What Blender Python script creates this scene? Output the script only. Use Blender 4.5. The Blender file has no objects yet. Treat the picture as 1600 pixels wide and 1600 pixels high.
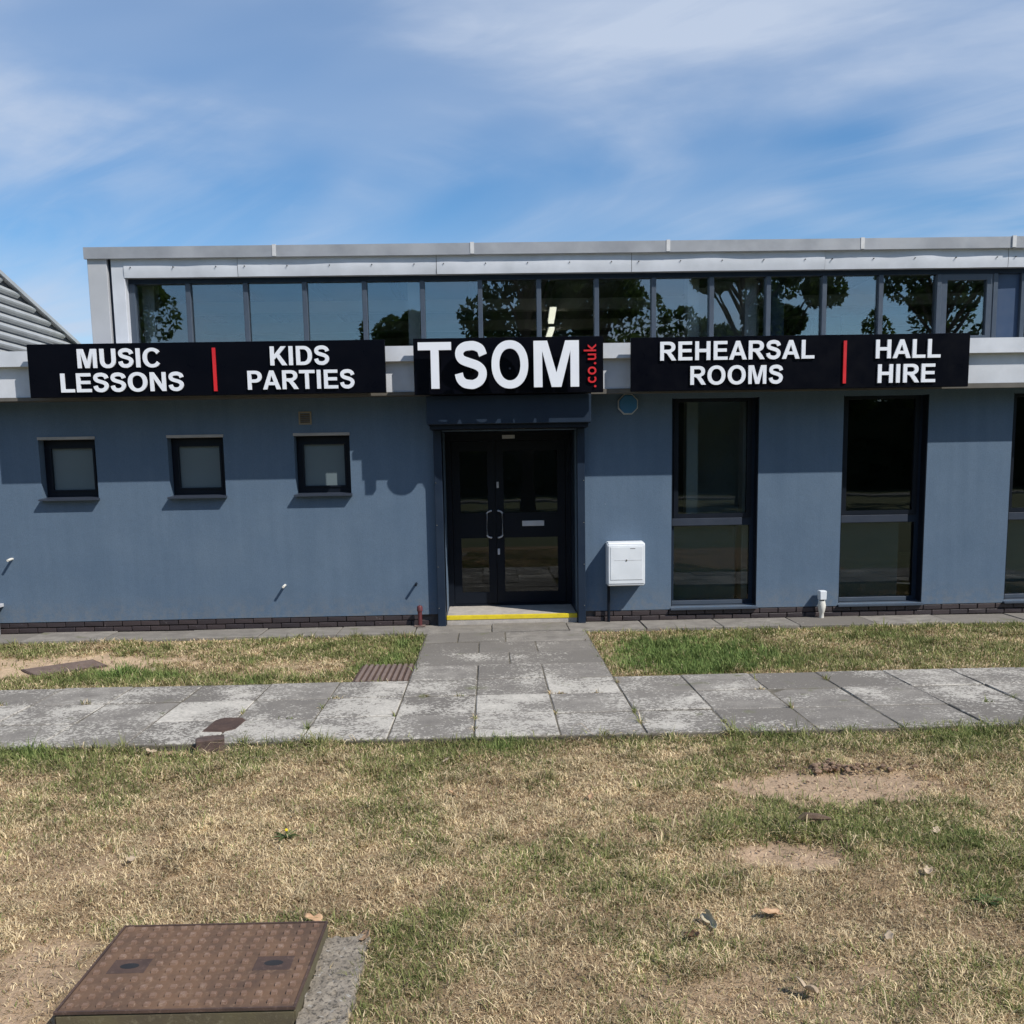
import bpy, bmesh, math, random
import numpy as np
from mathutils import Matrix, Vector

scene = bpy.context.scene
C = scene.collection
rnd = random.Random(7)

# ------------------------------------------------------------------ camera, sky, sun, exposure
def setup_camera():
    f, cy, p, yw, r, h = 1460.24, 924.73, .1303, .0226, .0171, 1.8946
    fwd = Vector((math.sin(yw)*math.cos(p), math.cos(yw)*math.cos(p), -math.sin(p)))
    right = Vector((math.cos(yw), -math.sin(yw), 0)); down = fwd.cross(right)
    c, s = math.cos(r), math.sin(r)
    r2 = c*right + s*down; d2 = -s*right + c*down
    cam = bpy.data.cameras.new('camera'); o = bpy.data.objects.new('camera', cam); C.objects.link(o)
    cam.sensor_fit = 'HORIZONTAL'; cam.sensor_width = 36; cam.lens = 36*f/1600
    cam.shift_y = (cy-800)/1600
    cam.clip_start = .05; cam.clip_end = 2000
    M = Matrix((r2, -d2, -fwd)).transposed().to_4x4(); M.translation = (0, 0, h)
    o.matrix_world = M
    scene.camera = o
setup_camera()

SUN = Vector((1.19, -1.0, 1.61)).normalized()
SUN_EL = math.asin(SUN.z); SUN_AZ = math.atan2(SUN.x, SUN.y)

def setup_world():
    w = bpy.data.worlds.new('World'); scene.world = w; w.use_nodes = True
    nt = w.node_tree; N = nt.nodes; L = nt.links; N.clear()
    out = N.new('ShaderNodeOutputWorld'); bg = N.new('ShaderNodeBackground'); L.new(bg.outputs[0], out.inputs[0])
    sky = N.new('ShaderNodeTexSky'); sky.sky_type = 'NISHITA'; sky.sun_disc = False
    sky.sun_elevation = SUN_EL; sky.sun_rotation = SUN_AZ; sky.air_density = 1.0; sky.dust_density = .25; sky.ozone_density = 2.2
    hsv = N.new('ShaderNodeHueSaturation'); hsv.inputs['Saturation'].default_value = 1.38; hsv.inputs['Value'].default_value = 1.42
    L.new(sky.outputs[0], hsv.inputs['Color'])
    tc = N.new('ShaderNodeTexCoord'); sep = N.new('ShaderNodeSeparateXYZ'); L.new(tc.outputs['Generated'], sep.inputs[0])
    def math_(op, a, b=None):
        m = N.new('ShaderNodeMath'); m.operation = op
        for i, v in enumerate((a, b)):
            if v is None: continue
            if isinstance(v, (int, float)): m.inputs[i].default_value = v
            else: L.new(v, m.inputs[i])
        return m.outputs[0]
    zz = math_('ADD', math_('MAXIMUM', sep.outputs['Z'], 0.0), .16)
    u = math_('DIVIDE', sep.outputs['X'], zz); v = math_('DIVIDE', sep.outputs['Y'], zz)
    cb = N.new('ShaderNodeCombineXYZ'); L.new(u, cb.inputs[0]); L.new(v, cb.inputs[1])
    def noise(scale, detail, rough, dist, rot, sc, loc):
        mp = N.new('ShaderNodeMapping'); mp.vector_type = 'TEXTURE'; mp.inputs['Rotation'].default_value = (0, 0, math.radians(rot)); mp.inputs['Scale'].default_value = sc; mp.inputs['Location'].default_value = loc
        L.new(cb.outputs[0], mp.inputs[0])
        n = N.new('ShaderNodeTexNoise'); n.inputs['Scale'].default_value = scale; n.inputs['Detail'].default_value = detail
        n.inputs['Roughness'].default_value = rough; n.inputs['Distortion'].default_value = dist
        L.new(mp.outputs[0], n.inputs['Vector']); return n.outputs['Fac']
    def ramp(x, a, b):
        m = N.new('ShaderNodeMapRange'); m.interpolation_type = 'SMOOTHERSTEP'; m.inputs['From Min'].default_value = a; m.inputs['From Max'].default_value = b
        L.new(x, m.inputs['Value']); return m.outputs[0]
    veil = ramp(noise(.75, 3, .5, .5, -25, (1.3, .8, 1), (SKX, SKY, 0)), .33, .62)
    streak = ramp(noise(.9, 7, .52, 1.1, -28, (1.9, .85, 1), (SKX+4, SKY-3, 0)), .34, .72)
    fine = ramp(noise(2.2, 8, .60, 1.0, -36, (1.9, .5, 1), (SKX-2, SKY+6, 0)), .34, .74)
    m1 = math_('MULTIPLY', veil, math_('ADD', math_('MULTIPLY', streak, .52), .34))
    m2 = math_('ADD', m1, math_('MULTIPLY', math_('MULTIPLY', streak, fine), .30))
    cm = math_('MINIMUM', math_('ADD', math_('MULTIPLY', m2, .92), .07), .9)
    mix = N.new('ShaderNodeMix'); mix.data_type = 'RGBA'
    L.new(cm, mix.inputs['Factor']); L.new(hsv.outputs[0], mix.inputs['A'])
    mix.inputs['B'].default_value = (6.0, 6.9, 8.5, 1)
    L.new(mix.outputs['Result'], bg.inputs['Color']); bg.inputs['Strength'].default_value = .095
SKX, SKY = 41.5, 3.3
setup_world()

sl = bpy.data.lights.new('sun', 'SUN'); sl.energy = 5.0; sl.angle = math.radians(.53); sl.color = (1, .955, .885)
so = bpy.data.objects.new('sun', sl); C.objects.link(so); so.location = (15, -12, 30)
so.rotation_euler = (-SUN).to_track_quat('-Z', 'Y').to_euler()
vs = scene.view_settings
vs.view_transform = 'Standard'; vs.look = 'None'; vs.gamma = 1; vs.use_curve_mapping = False; vs.exposure = 0.0
scene.cycles.max_bounces = 8; scene.cycles.transparent_max_bounces = 12
scene.cycles.use_denoising = True

# ------------------------------------------------------------------ material helpers
MATS = {}
def new_mat(name):
    m = bpy.data.materials.new(name); m.use_nodes = True
    nt = m.node_tree; nt.nodes.clear()
    out = nt.nodes.new('ShaderNodeOutputMaterial')
    MATS[name] = m
    return m, nt.nodes, nt.links, out
def pos_noise(N, L, scale, detail=4, rough=.55, vec=None, dist=0):
    n = N.new('ShaderNodeTexNoise'); n.inputs['Scale'].default_value = scale; n.inputs['Detail'].default_value = detail; n.inputs['Roughness'].default_value = rough
    n.inputs['Distortion'].default_value = dist
    if vec is None:
        g = N.new('ShaderNodeNewGeometry'); vec = g.outputs['Position']
    L.new(vec, n.inputs['Vector']); return n.outputs['Fac']
def mrange(N, L, x, a, b, c=0., d=1.):
    m = N.new('ShaderNodeMapRange'); m.inputs['From Min'].default_value = a; m.inputs['From Max'].default_value = b
    m.inputs['To Min'].default_value = c; m.inputs['To Max'].default_value = d; L.new(x, m.inputs['Value']); return m.outputs[0]
def mixc(N, L, fac, a, b, mode='MIX'):
    m = N.new('ShaderNodeMix'); m.data_type = 'RGBA'; m.blend_type = mode
    for k, v in (('Factor', fac), ('A', a), ('B', b)):
        if isinstance(v, (int, float)): m.inputs[k].default_value = v
        elif isinstance(v, tuple): m.inputs[k].default_value = (*v, 1) if len(v) == 3 else v
        else: L.new(v, m.inputs[k])
    return m.outputs['Result']
def pm(name, c1, c2=None, scale=3., rough=.6, bump=0., bscale=60., metal=0., fine=.0, spec=.5, lo=.35, hi=.65, coat=0.):
    m, N, L, out = new_mat(name)
    b = N.new('ShaderNodeBsdfPrincipled'); L.new(b.outputs[0], out.inputs[0])
    b.inputs['Roughness'].default_value = rough; b.inputs['Metallic'].default_value = metal
    b.inputs['Specular IOR Level'].default_value = spec
    if coat: b.inputs['Coat Weight'].default_value = coat; b.inputs['Coat Roughness'].default_value = .08
    c2 = c2 or tuple(x*.8 for x in c1)
    col = mixc(N, L, mrange(N, L, pos_noise(N, L, scale, 6), lo, hi), c1, c2)
    if fine:
        col = mixc(N, L, 1.0, col, mixc(N, L, mrange(N, L, pos_noise(N, L, bscale*.7, 3), .3, .7), (1-fine,)*3, (1+fine*.6,)*3), 'MULTIPLY')
    L.new(col, b.inputs['Base Color'])
    rr = mrange(N, L, pos_noise(N, L, scale*2.3, 4), .3, .7, max(.02, rough-.08), min(1, rough+.08)); L.new(rr, b.inputs['Roughness'])
    if bump:
        bp = N.new('ShaderNodeBump'); bp.inputs['Strength'].default_value = bump; bp.inputs['Distance'].default_value = .01
        L.new(pos_noise(N, L, bscale, 5, .6), bp.inputs['Height']); L.new(bp.outputs[0], b.inputs['Normal'])
    return m

def wall_mat():
    m, N, L, out = new_mat('render_wall')
    b = N.new('ShaderNodeBsdfPrincipled'); L.new(b.outputs[0], out.inputs[0]); b.inputs['Roughness'].default_value = .88; b.inputs['Specular IOR Level'].default_value = .2
    g_ = N.new('ShaderNodeNewGeometry'); sp = N.new('ShaderNodeSeparateXYZ'); L.new(g_.outputs['Position'], sp.inputs[0])
    col = mixc(N, L, mrange(N, L, pos_noise(N, L, 1.3, 6, .6), .32, .68), (.090, .135, .197), (.107, .154, .216))
    mp = N.new('ShaderNodeMapping'); mp.inputs['Scale'].default_value = (5.5, 5.5, .45); L.new(g_.outputs['Position'], mp.inputs[0])
    col = mixc(N, L, 1., col, mixc(N, L, mrange(N, L, pos_noise(N, L, 1.5, 5, .6, vec=mp.outputs[0]), .35, .7), (1.03, 1.025, 1.02), (.93, .94, .945)), 'MULTIPLY')
    col = mixc(N, L, 1., col, mixc(N, L, mrange(N, L, pos_noise(N, L, 95, 4, .7), .3, .7), (.86, .86, .86), (1.10, 1.10, 1.10)), 'MULTIPLY')
    sc_ = mrange(N, L, pos_noise(N, L, 9, 5, .75), .70, .74)          # small pale scuffs
    col = mixc(N, L, mrange(N, L, sc_, 0, 1, 0, .35), col, (.30, .34, .40))
    mud = N.new('ShaderNodeMath'); mud.operation = 'MULTIPLY'
    L.new(mrange(N, L, sp.outputs['Z'], .48, .16), mud.inputs[0]); L.new(mrange(N, L, pos_noise(N, L, 14, 6, .7), .40, .72), mud.inputs[1])
    col = mixc(N, L, mrange(N, L, mud.outputs[0], 0, 1, 0, .55), col, (.20, .19, .17))
    L.new(col, b.inputs['Base Color'])
    bp = N.new('ShaderNodeBump'); bp.inputs['Strength'].default_value = .35; bp.inputs['Distance'].default_value = .008
    L.new(pos_noise(N, L, 110, 6, .7), bp.inputs['Height'])
    bp2 = N.new('ShaderNodeBump'); bp2.inputs['Strength'].default_value = .25; bp2.inputs['Distance'].default_value = .03
    L.new(pos_noise(N, L, 2.2, 3, .5), bp2.inputs['Height']); L.new(bp.outputs[0], bp2.inputs['Normal']); L.new(bp2.outputs[0], b.inputs['Normal'])
wall_mat()
pm('anthracite', (.013, .022, .040), (.016, .027, .046), 4, .42, spec=.22)
pm('anthracite_dark', (.006, .009, .015), (.008, .011, .018), 4, .42, spec=.18)
pm('mullion_grey', (.050, .066, .092), (.058, .075, .10), 4, .4)
pm('transom_grey', (.030, .038, .056), (.036, .045, .064), 4, .4, spec=.3)
pm('panel_blue', (.035, .060, .115), (.040, .066, .12), 3, .4)
pm('cladding', (.58, .60, .64), (.49, .51, .545), 2.6, .42, .06, 7, fine=.05, spec=.5)
pm('coping_metal', (.28, .29, .31), (.37, .38, .40), 2.6, .45, .05, 6, metal=.15, fine=.06)
pm('coping_joint', (.6, .6, .6), None, 8, .6)
pm('trim_brown', (.115, .105, .09), (.085, .078, .068), 5, .7)
pm('head_trim', (.34, .32, .30), (.28, .265, .25), 6, .7)
pm('soffit', (.10, .10, .10), None, 3, .8)
pm('black_sign', (.0016, .0018, .004), (.0024, .0026, .005), 3, .34, spec=.09)
pm('letter_white', (.74, .76, .80), (.70, .72, .77), 3, .4)
pm('letter_red', (.58, .018, .022), (.50, .015, .02), 4, .4)
pm('roof_felt', (.12, .12, .125), (.16, .16, .165), 2, .9, .3, 60)
pm('end_panel', (.36, .37, .39), (.41, .42, .44), 2, .5)
pm('step_concrete', (.46, .42, .37), (.36, .33, .30), 9, .85, .2, 90, fine=.12)
pm('yellow_paint', (.72, .56, .018), (.60, .46, .02), 14, .55)
pm('steel', (.62, .62, .63), (.55, .55, .57), 8, .28, metal=1.0)
pm('white_plastic', (.70, .73, .76), (.64, .67, .70), 5, .4)
pm('white_label', (.55, .56, .58), None, 30, .5)
pm('vent_brown', (.10, .075, .05), (.07, .055, .04), 30, .7)
pm('vent_frame', (.24, .20, .14), None, 20, .7)
pm('alarm_blue', (.03, .13, .28), (.035, .15, .30), 6, .35)
pm('red_pipe', (.12, .02, .025), (.07, .02, .02), 18, .55)
pm('grey_pipe', (.28, .30, .31), (.2, .22, .22), 12, .5)
pm('white_pipe', (.72, .70, .64), (.60, .57, .50), 12, .45)
pm('interior_wall', (.20, .20, .20), (.17, .17, .17), 1, .9)
pm('interior_white', (.70, .68, .63), (.62, .60, .56), 1, .8)
pm('interior_ceiling', (.42, .42, .41), (.36, .36, .36), 1, .9)
pm('interior_floor', (.05, .05, .055), (.04, .04, .045), 3, .7)
pm('interior_dark', (.03, .03, .034), None, 3, .7)
pm('blind', (.19, .245, .25), (.16, .21, .215), 1.2, .8)
pm('mortar', (.06, .053, .05), (.13, .115, .11), 11, .95, .3, 120)
pm('corrugated', (.48, .49, .485), (.40, .41, .405), 3, .4, metal=.2)
pm('corrugated_dark', (.06, .065, .075), None, 3, .6)
pm('bark', (.10, .075, .055), (.06, .05, .04), 9, .9, .6, 30)
def foliage(name, c1, c2):
    m, N, L, out = new_mat(name)
    col = mixc(N, L, mrange(N, L, pos_noise(N, L, 1.6, 4), .35, .65), c1, c2)
    d = N.new('ShaderNodeBsdfPrincipled'); d.inputs['Roughness'].default_value = .55; L.new(col, d.inputs['Base Color'])
    t = N.new('ShaderNodeBsdfTranslucent'); L.new(col, t.inputs['Color']); mx = N.new('ShaderNodeMixShader'); mx.inputs[0].default_value = .35
    L.new(d.outputs[0], mx.inputs[1]); L.new(t.outputs[0], mx.inputs[2]); L.new(mx.outputs[0], out.inputs[0])
foliage('leaf_dark', (.045, .085, .02), (.075, .12, .03))
foliage('hedge_leaf', (.03, .055, .016), (.05, .08, .022))
pm('dead_leaf', (.50, .33, .19), (.38, .22, .12), 30, .7)
pm('dead_leaf_pale', (.46, .36, .25), (.36, .27, .18), 30, .7)
pm('dead_leaf_grey', (.40, .34, .22), (.48, .42, .30), 40, .7)
pm('dead_leaf_brown', (.16, .085, .045), (.24, .13, .07), 30, .7)
pm('weed_leaf', (.06, .095, .03), (.10, .13, .045), 20, .6, spec=.25)
pm('flower_yellow', (.8, .62, .02), None, 20, .6)
pm('old_brick', (.055, .038, .032), (.10, .066, .055), 16, .9, .5, 70)
pm('bark_chip', (.13, .085, .055), (.07, .045, .03), 22, .9, .6, 60)
pm('soil_crumb', (.25, .165, .11), (.15, .095, .06), 12, .95, .5, 60)
pm('seal_dark', (.02, .02, .022), None, 20, .8)

def brick_mat():
    m, N, L, out = new_mat('plinth_brick')
    b = N.new('ShaderNodeBsdfPrincipled'); L.new(b.outputs[0], out.inputs[0]); b.inputs['Roughness'].default_value = .55
    oi = N.new('ShaderNodeObjectInfo')
    base = mixc(N, L, oi.outputs['Random'], (.030, .023, .026), (.050, .036, .036))
    fl = mrange(N, L, pos_noise(N, L, 26, 5, .65), .66, .74)
    fl2 = mrange(N, L, pos_noise(N, L, 2.1, 2), .45, .62)
    mu = N.new('ShaderNodeMath'); mu.operation = 'MULTIPLY'; L.new(fl, mu.inputs[0]); L.new(fl2, mu.inputs[1])
    L.new(mixc(N, L, mu.outputs[0], base, (.40, .37, .36)), b.inputs['Base Color'])
    bp = N.new('ShaderNodeBump'); bp.inputs['Strength'].default_value = .3; bp.inputs['Distance'].default_value = .01
    L.new(pos_noise(N, L, 90, 4), bp.inputs['Height']); L.new(bp.outputs[0], b.inputs['Normal'])
brick_mat()

def slab_mat():
    m, N, L, out = new_mat('paving_slab')
    b = N.new('ShaderNodeBsdfPrincipled'); L.new(b.outputs[0], out.inputs[0]); b.inputs['Roughness'].default_value = .9; b.inputs['Specular IOR Level'].default_value = .2
    at = N.new('ShaderNodeAttribute'); at.attribute_type = 'OBJECT'; at.attribute_name = 'lichen'
    oi = N.new('ShaderNodeObjectInfo')
    base = mixc(N, L, oi.outputs['Random'], (.160, .145, .126), (.285, .262, .230))
    base = mixc(N, L, mrange(N, L, pos_noise(N, L, 5.5, 6, .6), .35, .7), base, (.168, .153, .136))
    base = mixc(N, L, 1., base, mixc(N, L, mrange(N, L, pos_noise(N, L, 85, 4, .7), .3, .7), (.80, .80, .80), (1.2, 1.2, 1.2)), 'MULTIPLY')
    def mad(a, k, c):
        m_ = N.new('ShaderNodeMath'); m_.operation = 'MULTIPLY_ADD'; L.new(a, m_.inputs[0]); m_.inputs[1].default_value = k
        (L.new(c, m_.inputs[2]) if not isinstance(c, float) else setattr(m_.inputs[2], 'default_value', c)); return m_.outputs[0]
    big = mad(at.outputs['Fac'], .26, pos_noise(N, L, 1.7, 4, .6))
    fleck = mrange(N, L, mad(big, .70, pos_noise(N, L, 40, 4, .6, dist=.4)), 1.03, 1.075)
    crust = mrange(N, L, mad(big, .85, pos_noise(N, L, 11, 9, .72, dist=.4)), 1.19, 1.31)
    mx_ = N.new('ShaderNodeMath'); mx_.operation = 'MAXIMUM'; L.new(fleck, mx_.inputs[0]); L.new(crust, mx_.inputs[1]); mask = mx_.outputs[0]
    base = mixc(N, L, mrange(N, L, pos_noise(N, L, 4, 5, .6), .62, .72), base, (.15, .15, .095))
    lich = mixc(N, L, mrange(N, L, pos_noise(N, L, 40, 3), .35, .65), (.56, .52, .455), (.39, .365, .32))
    col = mixc(N, L, mask, base, lich)
    L.new(col, b.inputs['Base Color'])
    bp = N.new('ShaderNodeBump'); bp.inputs['Strength'].default_value = .5; bp.inputs['Distance'].default_value = .006
    L.new(pos_noise(N, L, 70, 5, .7), bp.inputs['Height']); L.new(bp.outputs[0], b.inputs['Normal'])
slab_mat()

def rust_mat(name, c1, c2, c3):
    m, N, L, out = new_mat(name)
    b = N.new('ShaderNodeBsdfPrincipled'); L.new(b.outputs[0], out.inputs[0]); b.inputs['Roughness'].default_value = .75; b.inputs['Specular IOR Level'].default_value = .3
    col = mixc(N, L, mrange(N, L, pos_noise(N, L, 7, 6, .6), .35, .65), c1, c2)
    col = mixc(N, L, mrange(N, L, pos_noise(N, L, 46, 5, .7), .55, .72), col, c3)
    L.new(col, b.inputs['Base Color'])
    bp = N.new('ShaderNodeBump'); bp.inputs['Strength'].default_value = .45; bp.inputs['Distance'].default_value = .004
    L.new(pos_noise(N, L, 160, 5, .7), bp.inputs['Height']); L.new(bp.outputs[0], b.inputs['Normal'])
rust_mat('rusty_iron', (.165, .100, .070), (.215, .138, .098), (.33, .24, .185))
rust_mat('rusty_lid', (.095, .060, .042), (.165, .098, .060), (.22, .145, .095))
rust_mat('rusty_dark', (.060, .040, .034), (.095, .060, .046), (.15, .10, .08))
pm('satin_silver', (.62, .63, .66), (.55, .56, .59), 9, .35)
rust_mat('worn_steel', (.17, .125, .105), (.22, .165, .14), (.13, .085, .065))
rust_mat('mossy_iron', (.12, .105, .06), (.09, .075, .05), (.17, .15, .10))
def concrete_mat():
    m, N, L, out = new_mat('old_concrete')
    b = N.new('ShaderNodeBsdfPrincipled'); L.new(b.outputs[0], out.inputs[0]); b.inputs['Roughness'].default_value = .95; b.inputs['Specular IOR Level'].default_value = .15
    col = mixc(N, L, mrange(N, L, pos_noise(N, L, 9, 7, .7), .36, .62), (.40, .345, .275), (.27, .23, .18))
    col = mixc(N, L, mrange(N, L, pos_noise(N, L, 60, 5, .7), .52, .60), col, (.13, .115, .095))
    col = mixc(N, L, mrange(N, L, pos_noise(N, L, 42, 5, .7, dist=.5), .60, .68), col, (.52, .49, .44))
    L.new(col, b.inputs['Base Color'])
    bp = N.new('ShaderNodeBump'); bp.inputs['Strength'].default_value = .9; bp.inputs['Distance'].default_value = .02
    L.new(pos_noise(N, L, 38, 7, .75), bp.inputs['Height']); L.new(bp.outputs[0], b.inputs['Normal'])
concrete_mat()

def vcol_mat(name, rough=.9, fine=.25, bscale=120, bump=.6, trans=0.):
    m, N, L, out = new_mat(name)
    b = N.new('ShaderNodeBsdfPrincipled'); b.inputs['Roughness'].default_value = rough; b.inputs['Specular IOR Level'].default_value = .15
    at = N.new('ShaderNodeAttribute'); at.attribute_name = 'Col'
    col = at.outputs['Color']
    if fine:
        col = mixc(N, L, 1., col, mixc(N, L, mrange(N, L, pos_noise(N, L, bscale, 5, .7), .3, .7), (1-fine,)*3, (1+fine,)*3), 'MULTIPLY')
    L.new(col, b.inputs['Base Color'])
    if bump:
        bp = N.new('ShaderNodeBump'); bp.inputs['Strength'].default_value = bump; bp.inputs['Distance'].default_value = .012
        L.new(pos_noise(N, L, bscale*.8, 5, .7), bp.inputs['Height']); L.new(bp.outputs[0], b.inputs['Normal'])
    if trans:
        t = N.new('ShaderNodeBsdfTranslucent'); L.new(col, t.inputs['Color']); mx = N.new('ShaderNodeMixShader'); mx.inputs[0].default_value = trans
        L.new(b.outputs[0], mx.inputs[1]); L.new(t.outputs[0], mx.inputs[2]); L.new(mx.outputs[0], out.inputs[0])
    else: L.new(b.outputs[0], out.inputs[0])
vcol_mat('lawn_soil', .95, .32, 75, .8)
vcol_mat('grass_blade', .6, 0, 0, 0, .25)
pm('far_ground', (.13, .13, .055), (.09, .11, .04), .6, .95)

def glass_mat(name, tint, refl, rough=.0, wave=.05):
    m, N, L, out = new_mat(name)
    tr = N.new('ShaderNodeBsdfTransparent'); tr.inputs['Color'].default_value = (*tint, 1)
    gl = N.new('ShaderNodeBsdfGlossy'); gl.inputs['Roughness'].default_value = rough; gl.inputs['Color'].default_value = (.98, .97, .95, 1)
    fr = N.new('ShaderNodeFresnel'); fr.inputs['IOR'].default_value = 1.5
    a = N.new('ShaderNodeMath'); a.operation = 'ADD'; a.use_clamp = True; L.new(fr.outputs[0], a.inputs[0]); a.inputs[1].default_value = refl
    bp = N.new('ShaderNodeBump'); bp.inputs['Strength'].default_value = wave; bp.inputs['Distance'].default_value = .02
    L.new(pos_noise(N, L, 1.1, 2), bp.inputs['Height']); L.new(bp.outputs[0], gl.inputs['Normal'])
    mx = N.new('ShaderNodeMixShader'); L.new(a.outputs[0], mx.inputs[0]); L.new(tr.outputs[0], mx.inputs[1]); L.new(gl.outputs[0], mx.inputs[2])
    L.new(mx.outputs[0], out.inputs[0])
glass_mat('glass_clerestory', (.86, .90, .92), .11)
glass_mat('glass_tinted', (.72, .77, .78), .0)
def frosted():
    m, N, L, out = new_mat('glass_frosted')
    b = N.new('ShaderNodeBsdfPrincipled'); L.new(b.outputs[0], out.inputs[0])
    L.new(mixc(N, L, mrange(N, L, pos_noise(N, L, 2, 3), .3, .7), (.125, .16, .175), (.14, .175, .19)), b.inputs['Base Color'])
    b.inputs['Roughness'].default_value = .22; b.inputs['Specular IOR Level'].default_value = .5
frosted()
def emit(name, col, s):
    m, N, L, out = new_mat(name); e = N.new('ShaderNodeEmission'); e.inputs[0].default_value = (*col, 1); e.inputs[1].default_value = s; L.new(e.outputs[0], out.inputs[0])
emit('tube_light', (1, .93, .72), 1.6)

# ------------------------------------------------------------------ object helpers
WL = {}          # world location of each object (no parent is rotated unless said so)
def link(o, parent=None, world=(0, 0, 0)):
    C.objects.link(o); w = Vector(world); WL[o.name] = w
    if parent is not None:
        o.parent = parent; o.location = w - WL[parent.name]
    else: o.location = w
    return o
def tag(o, label, cat, group=None):
    o['label'] = label; o['category'] = cat
    if group: o['group'] = group
    return o
def thing(name, loc, label, cat, group=None):
    o = bpy.data.objects.new(name, None); o.empty_display_size = .1
    link(o, None, loc); return tag(o, label, cat, group)
class MB:
    def __init__(s): s.v = []; s.f = []; s.sm = False
    def box(s, x0, x1, y0, y1, z0, z1):
        b = len(s.v)
        s.v += [(x0, y0, z0), (x1, y0, z0), (x1, y1, z0), (x0, y1, z0), (x0, y0, z1), (x1, y0, z1), (x1, y1, z1), (x0, y1, z1)]
        s.f += [tuple(b+i for i in q) for q in ((0, 3, 2, 1), (4, 5, 6, 7), (0, 1, 5, 4), (1, 2, 6, 5), (2, 3, 7, 6), (3, 0, 4, 7))]; return s
    def quad(s, *p):
        b = len(s.v); s.v += list(p); s.f.append(tuple(range(b, b+len(p)))); return s
    def prism(s, pts, a, b, axis='z'):
        k = len(s.v); n = len(pts)
        for t in (a, b):
            for (p, q) in pts:
                s.v.append({'z': (p, q, t), 'y': (p, t, q), 'x': (t, p, q)}[axis])
        s.f.append(tuple(range(k+n-1, k-1, -1))); s.f.append(tuple(range(k+n, k+2*n)))
        for i in range(n): j = (i+1) % n; s.f.append((k+i, k+j, k+n+j, k+n+i))
        return s
    def tube(s, pts, r, n=12, cap=True):
        pts = [Vector(p) for p in pts]; base = len(s.v)
        rr = r if isinstance(r, (list, tuple)) else [r]*len(pts)
        for i, p in enumerate(pts):
            d = (pts[min(i+1, len(pts)-1)]-pts[max(i-1, 0)]).normalized()
            a = d.cross(Vector((0, 0, 1)));  a = a.normalized() if a.length > 1e-4 else Vector((1, 0, 0))
            b = d.cross(a)
            for k in range(n):
                t = 2*math.pi*k/n; s.v.append(tuple(p+rr[i]*(a*math.cos(t)+b*math.sin(t))))
        for i in range(len(pts)-1):
            for k in range(n):
                k2 = (k+1) % n; s.f.append((base+i*n+k, base+i*n+k2, base+(i+1)*n+k2, base+(i+1)*n+k))
        if cap:
            s.f.append(tuple(base+k for k in range(n-1, -1, -1))); e = base+(len(pts)-1)*n; s.f.append(tuple(e+k for k in range(n)))
        s.sm = True; return s
    def build(s, name, mat, parent=None, bevel=0., segs=1, fix=True):
        V = np.array(s.v, dtype=float); lo, hi = V.min(0), V.max(0)
        org = np.array([(lo[0]+hi[0])/2, (lo[1]+hi[1])/2, lo[2]])
        me = bpy.data.meshes.new(name); me.from_pydata([tuple(p) for p in (V-org)], [], s.f)
        if bevel or fix:
            bm = bmesh.new(); bm.from_mesh(me)
            bmesh.ops.recalc_face_normals(bm, faces=bm.faces)
            if bevel:
                ed = [e for e in bm.edges if e.is_manifold and e.calc_face_angle(0) > .5]
                bmesh.ops.bevel(bm, geom=ed, offset=bevel, segments=segs, affect='EDGES', clamp_overlap=True)
            bm.to_mesh(me); bm.free()
        if s.sm:
            for p in me.polygons: p.use_smooth = True
            try: me.set_sharp_from_angle(angle=math.radians(40))
            except Exception: pass
        me.materials.append(MATS[mat])
        o = bpy.data.objects.new(name, me); return link(o, parent, org)
def box(name, mat, parent, *b, bevel=0., segs=1): return MB().box(*b).build(name, mat, parent, bevel, segs)
def place(name, me, loc, parent=None, rot=None):
    o = bpy.data.objects.new(name, me); link(o, parent, loc)
    if rot: o.rotation_euler = rot
    return o
def structure(o): o['kind'] = 'structure'; return o
def panel_holes(mb, x0, x1, z0, z1, holes, yf, yb):
    xs = sorted({x0, x1, *[h[0] for h in holes], *[h[1] for h in holes]}); zs = sorted({z0, z1, *[h[2] for h in holes], *[h[3] for h in holes]})
    xs = [x for x in xs if x0 <= x <= x1]; zs = [z for z in zs if z0 <= z <= z1]
    hole = lambda x, z: any(h[0] < x < h[1] and h[2] < z < h[3] for h in holes) or not (x0 < x < x1 and z0 < z < z1)
    ex = [x0-1]+xs+[x1+1]; ez = [z0-1]+zs+[z1+1]
    mx = [(a+b)/2 for a, b in zip(ex, ex[1:])]; mz = [(a+b)/2 for a, b in zip(ez, ez[1:])]
    for i in range(1, len(mx)-1):
        for j in range(1, len(mz)-1):
            if hole(mx[i], mz[j]): continue
            a, b, c, d = ex[i], ex[i+1], ez[j], ez[j+1]
            mb.quad((a, yf, c), (b, yf, c), (b, yf, d), (a, yf, d)); mb.quad((b, yb, c), (a, yb, c), (a, yb, d), (b, yb, d))
            if hole(mx[i-1], mz[j]): mb.quad((a, yb, c), (a, yf, c), (a, yf, d), (a, yb, d))
            if hole(mx[i+1], mz[j]): mb.quad((b, yf, c), (b, yb, c), (b, yb, d), (b, yf, d))
            if hole(mx[i], mz[j-1]): mb.quad((a, yb, c), (b, yb, c), (b, yf, c), (a, yf, c))
            if hole(mx[i], mz[j+1]): mb.quad((a, yf, d), (b, yf, d), (b, yb, d), (a, yb, d))
    return mb
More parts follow.
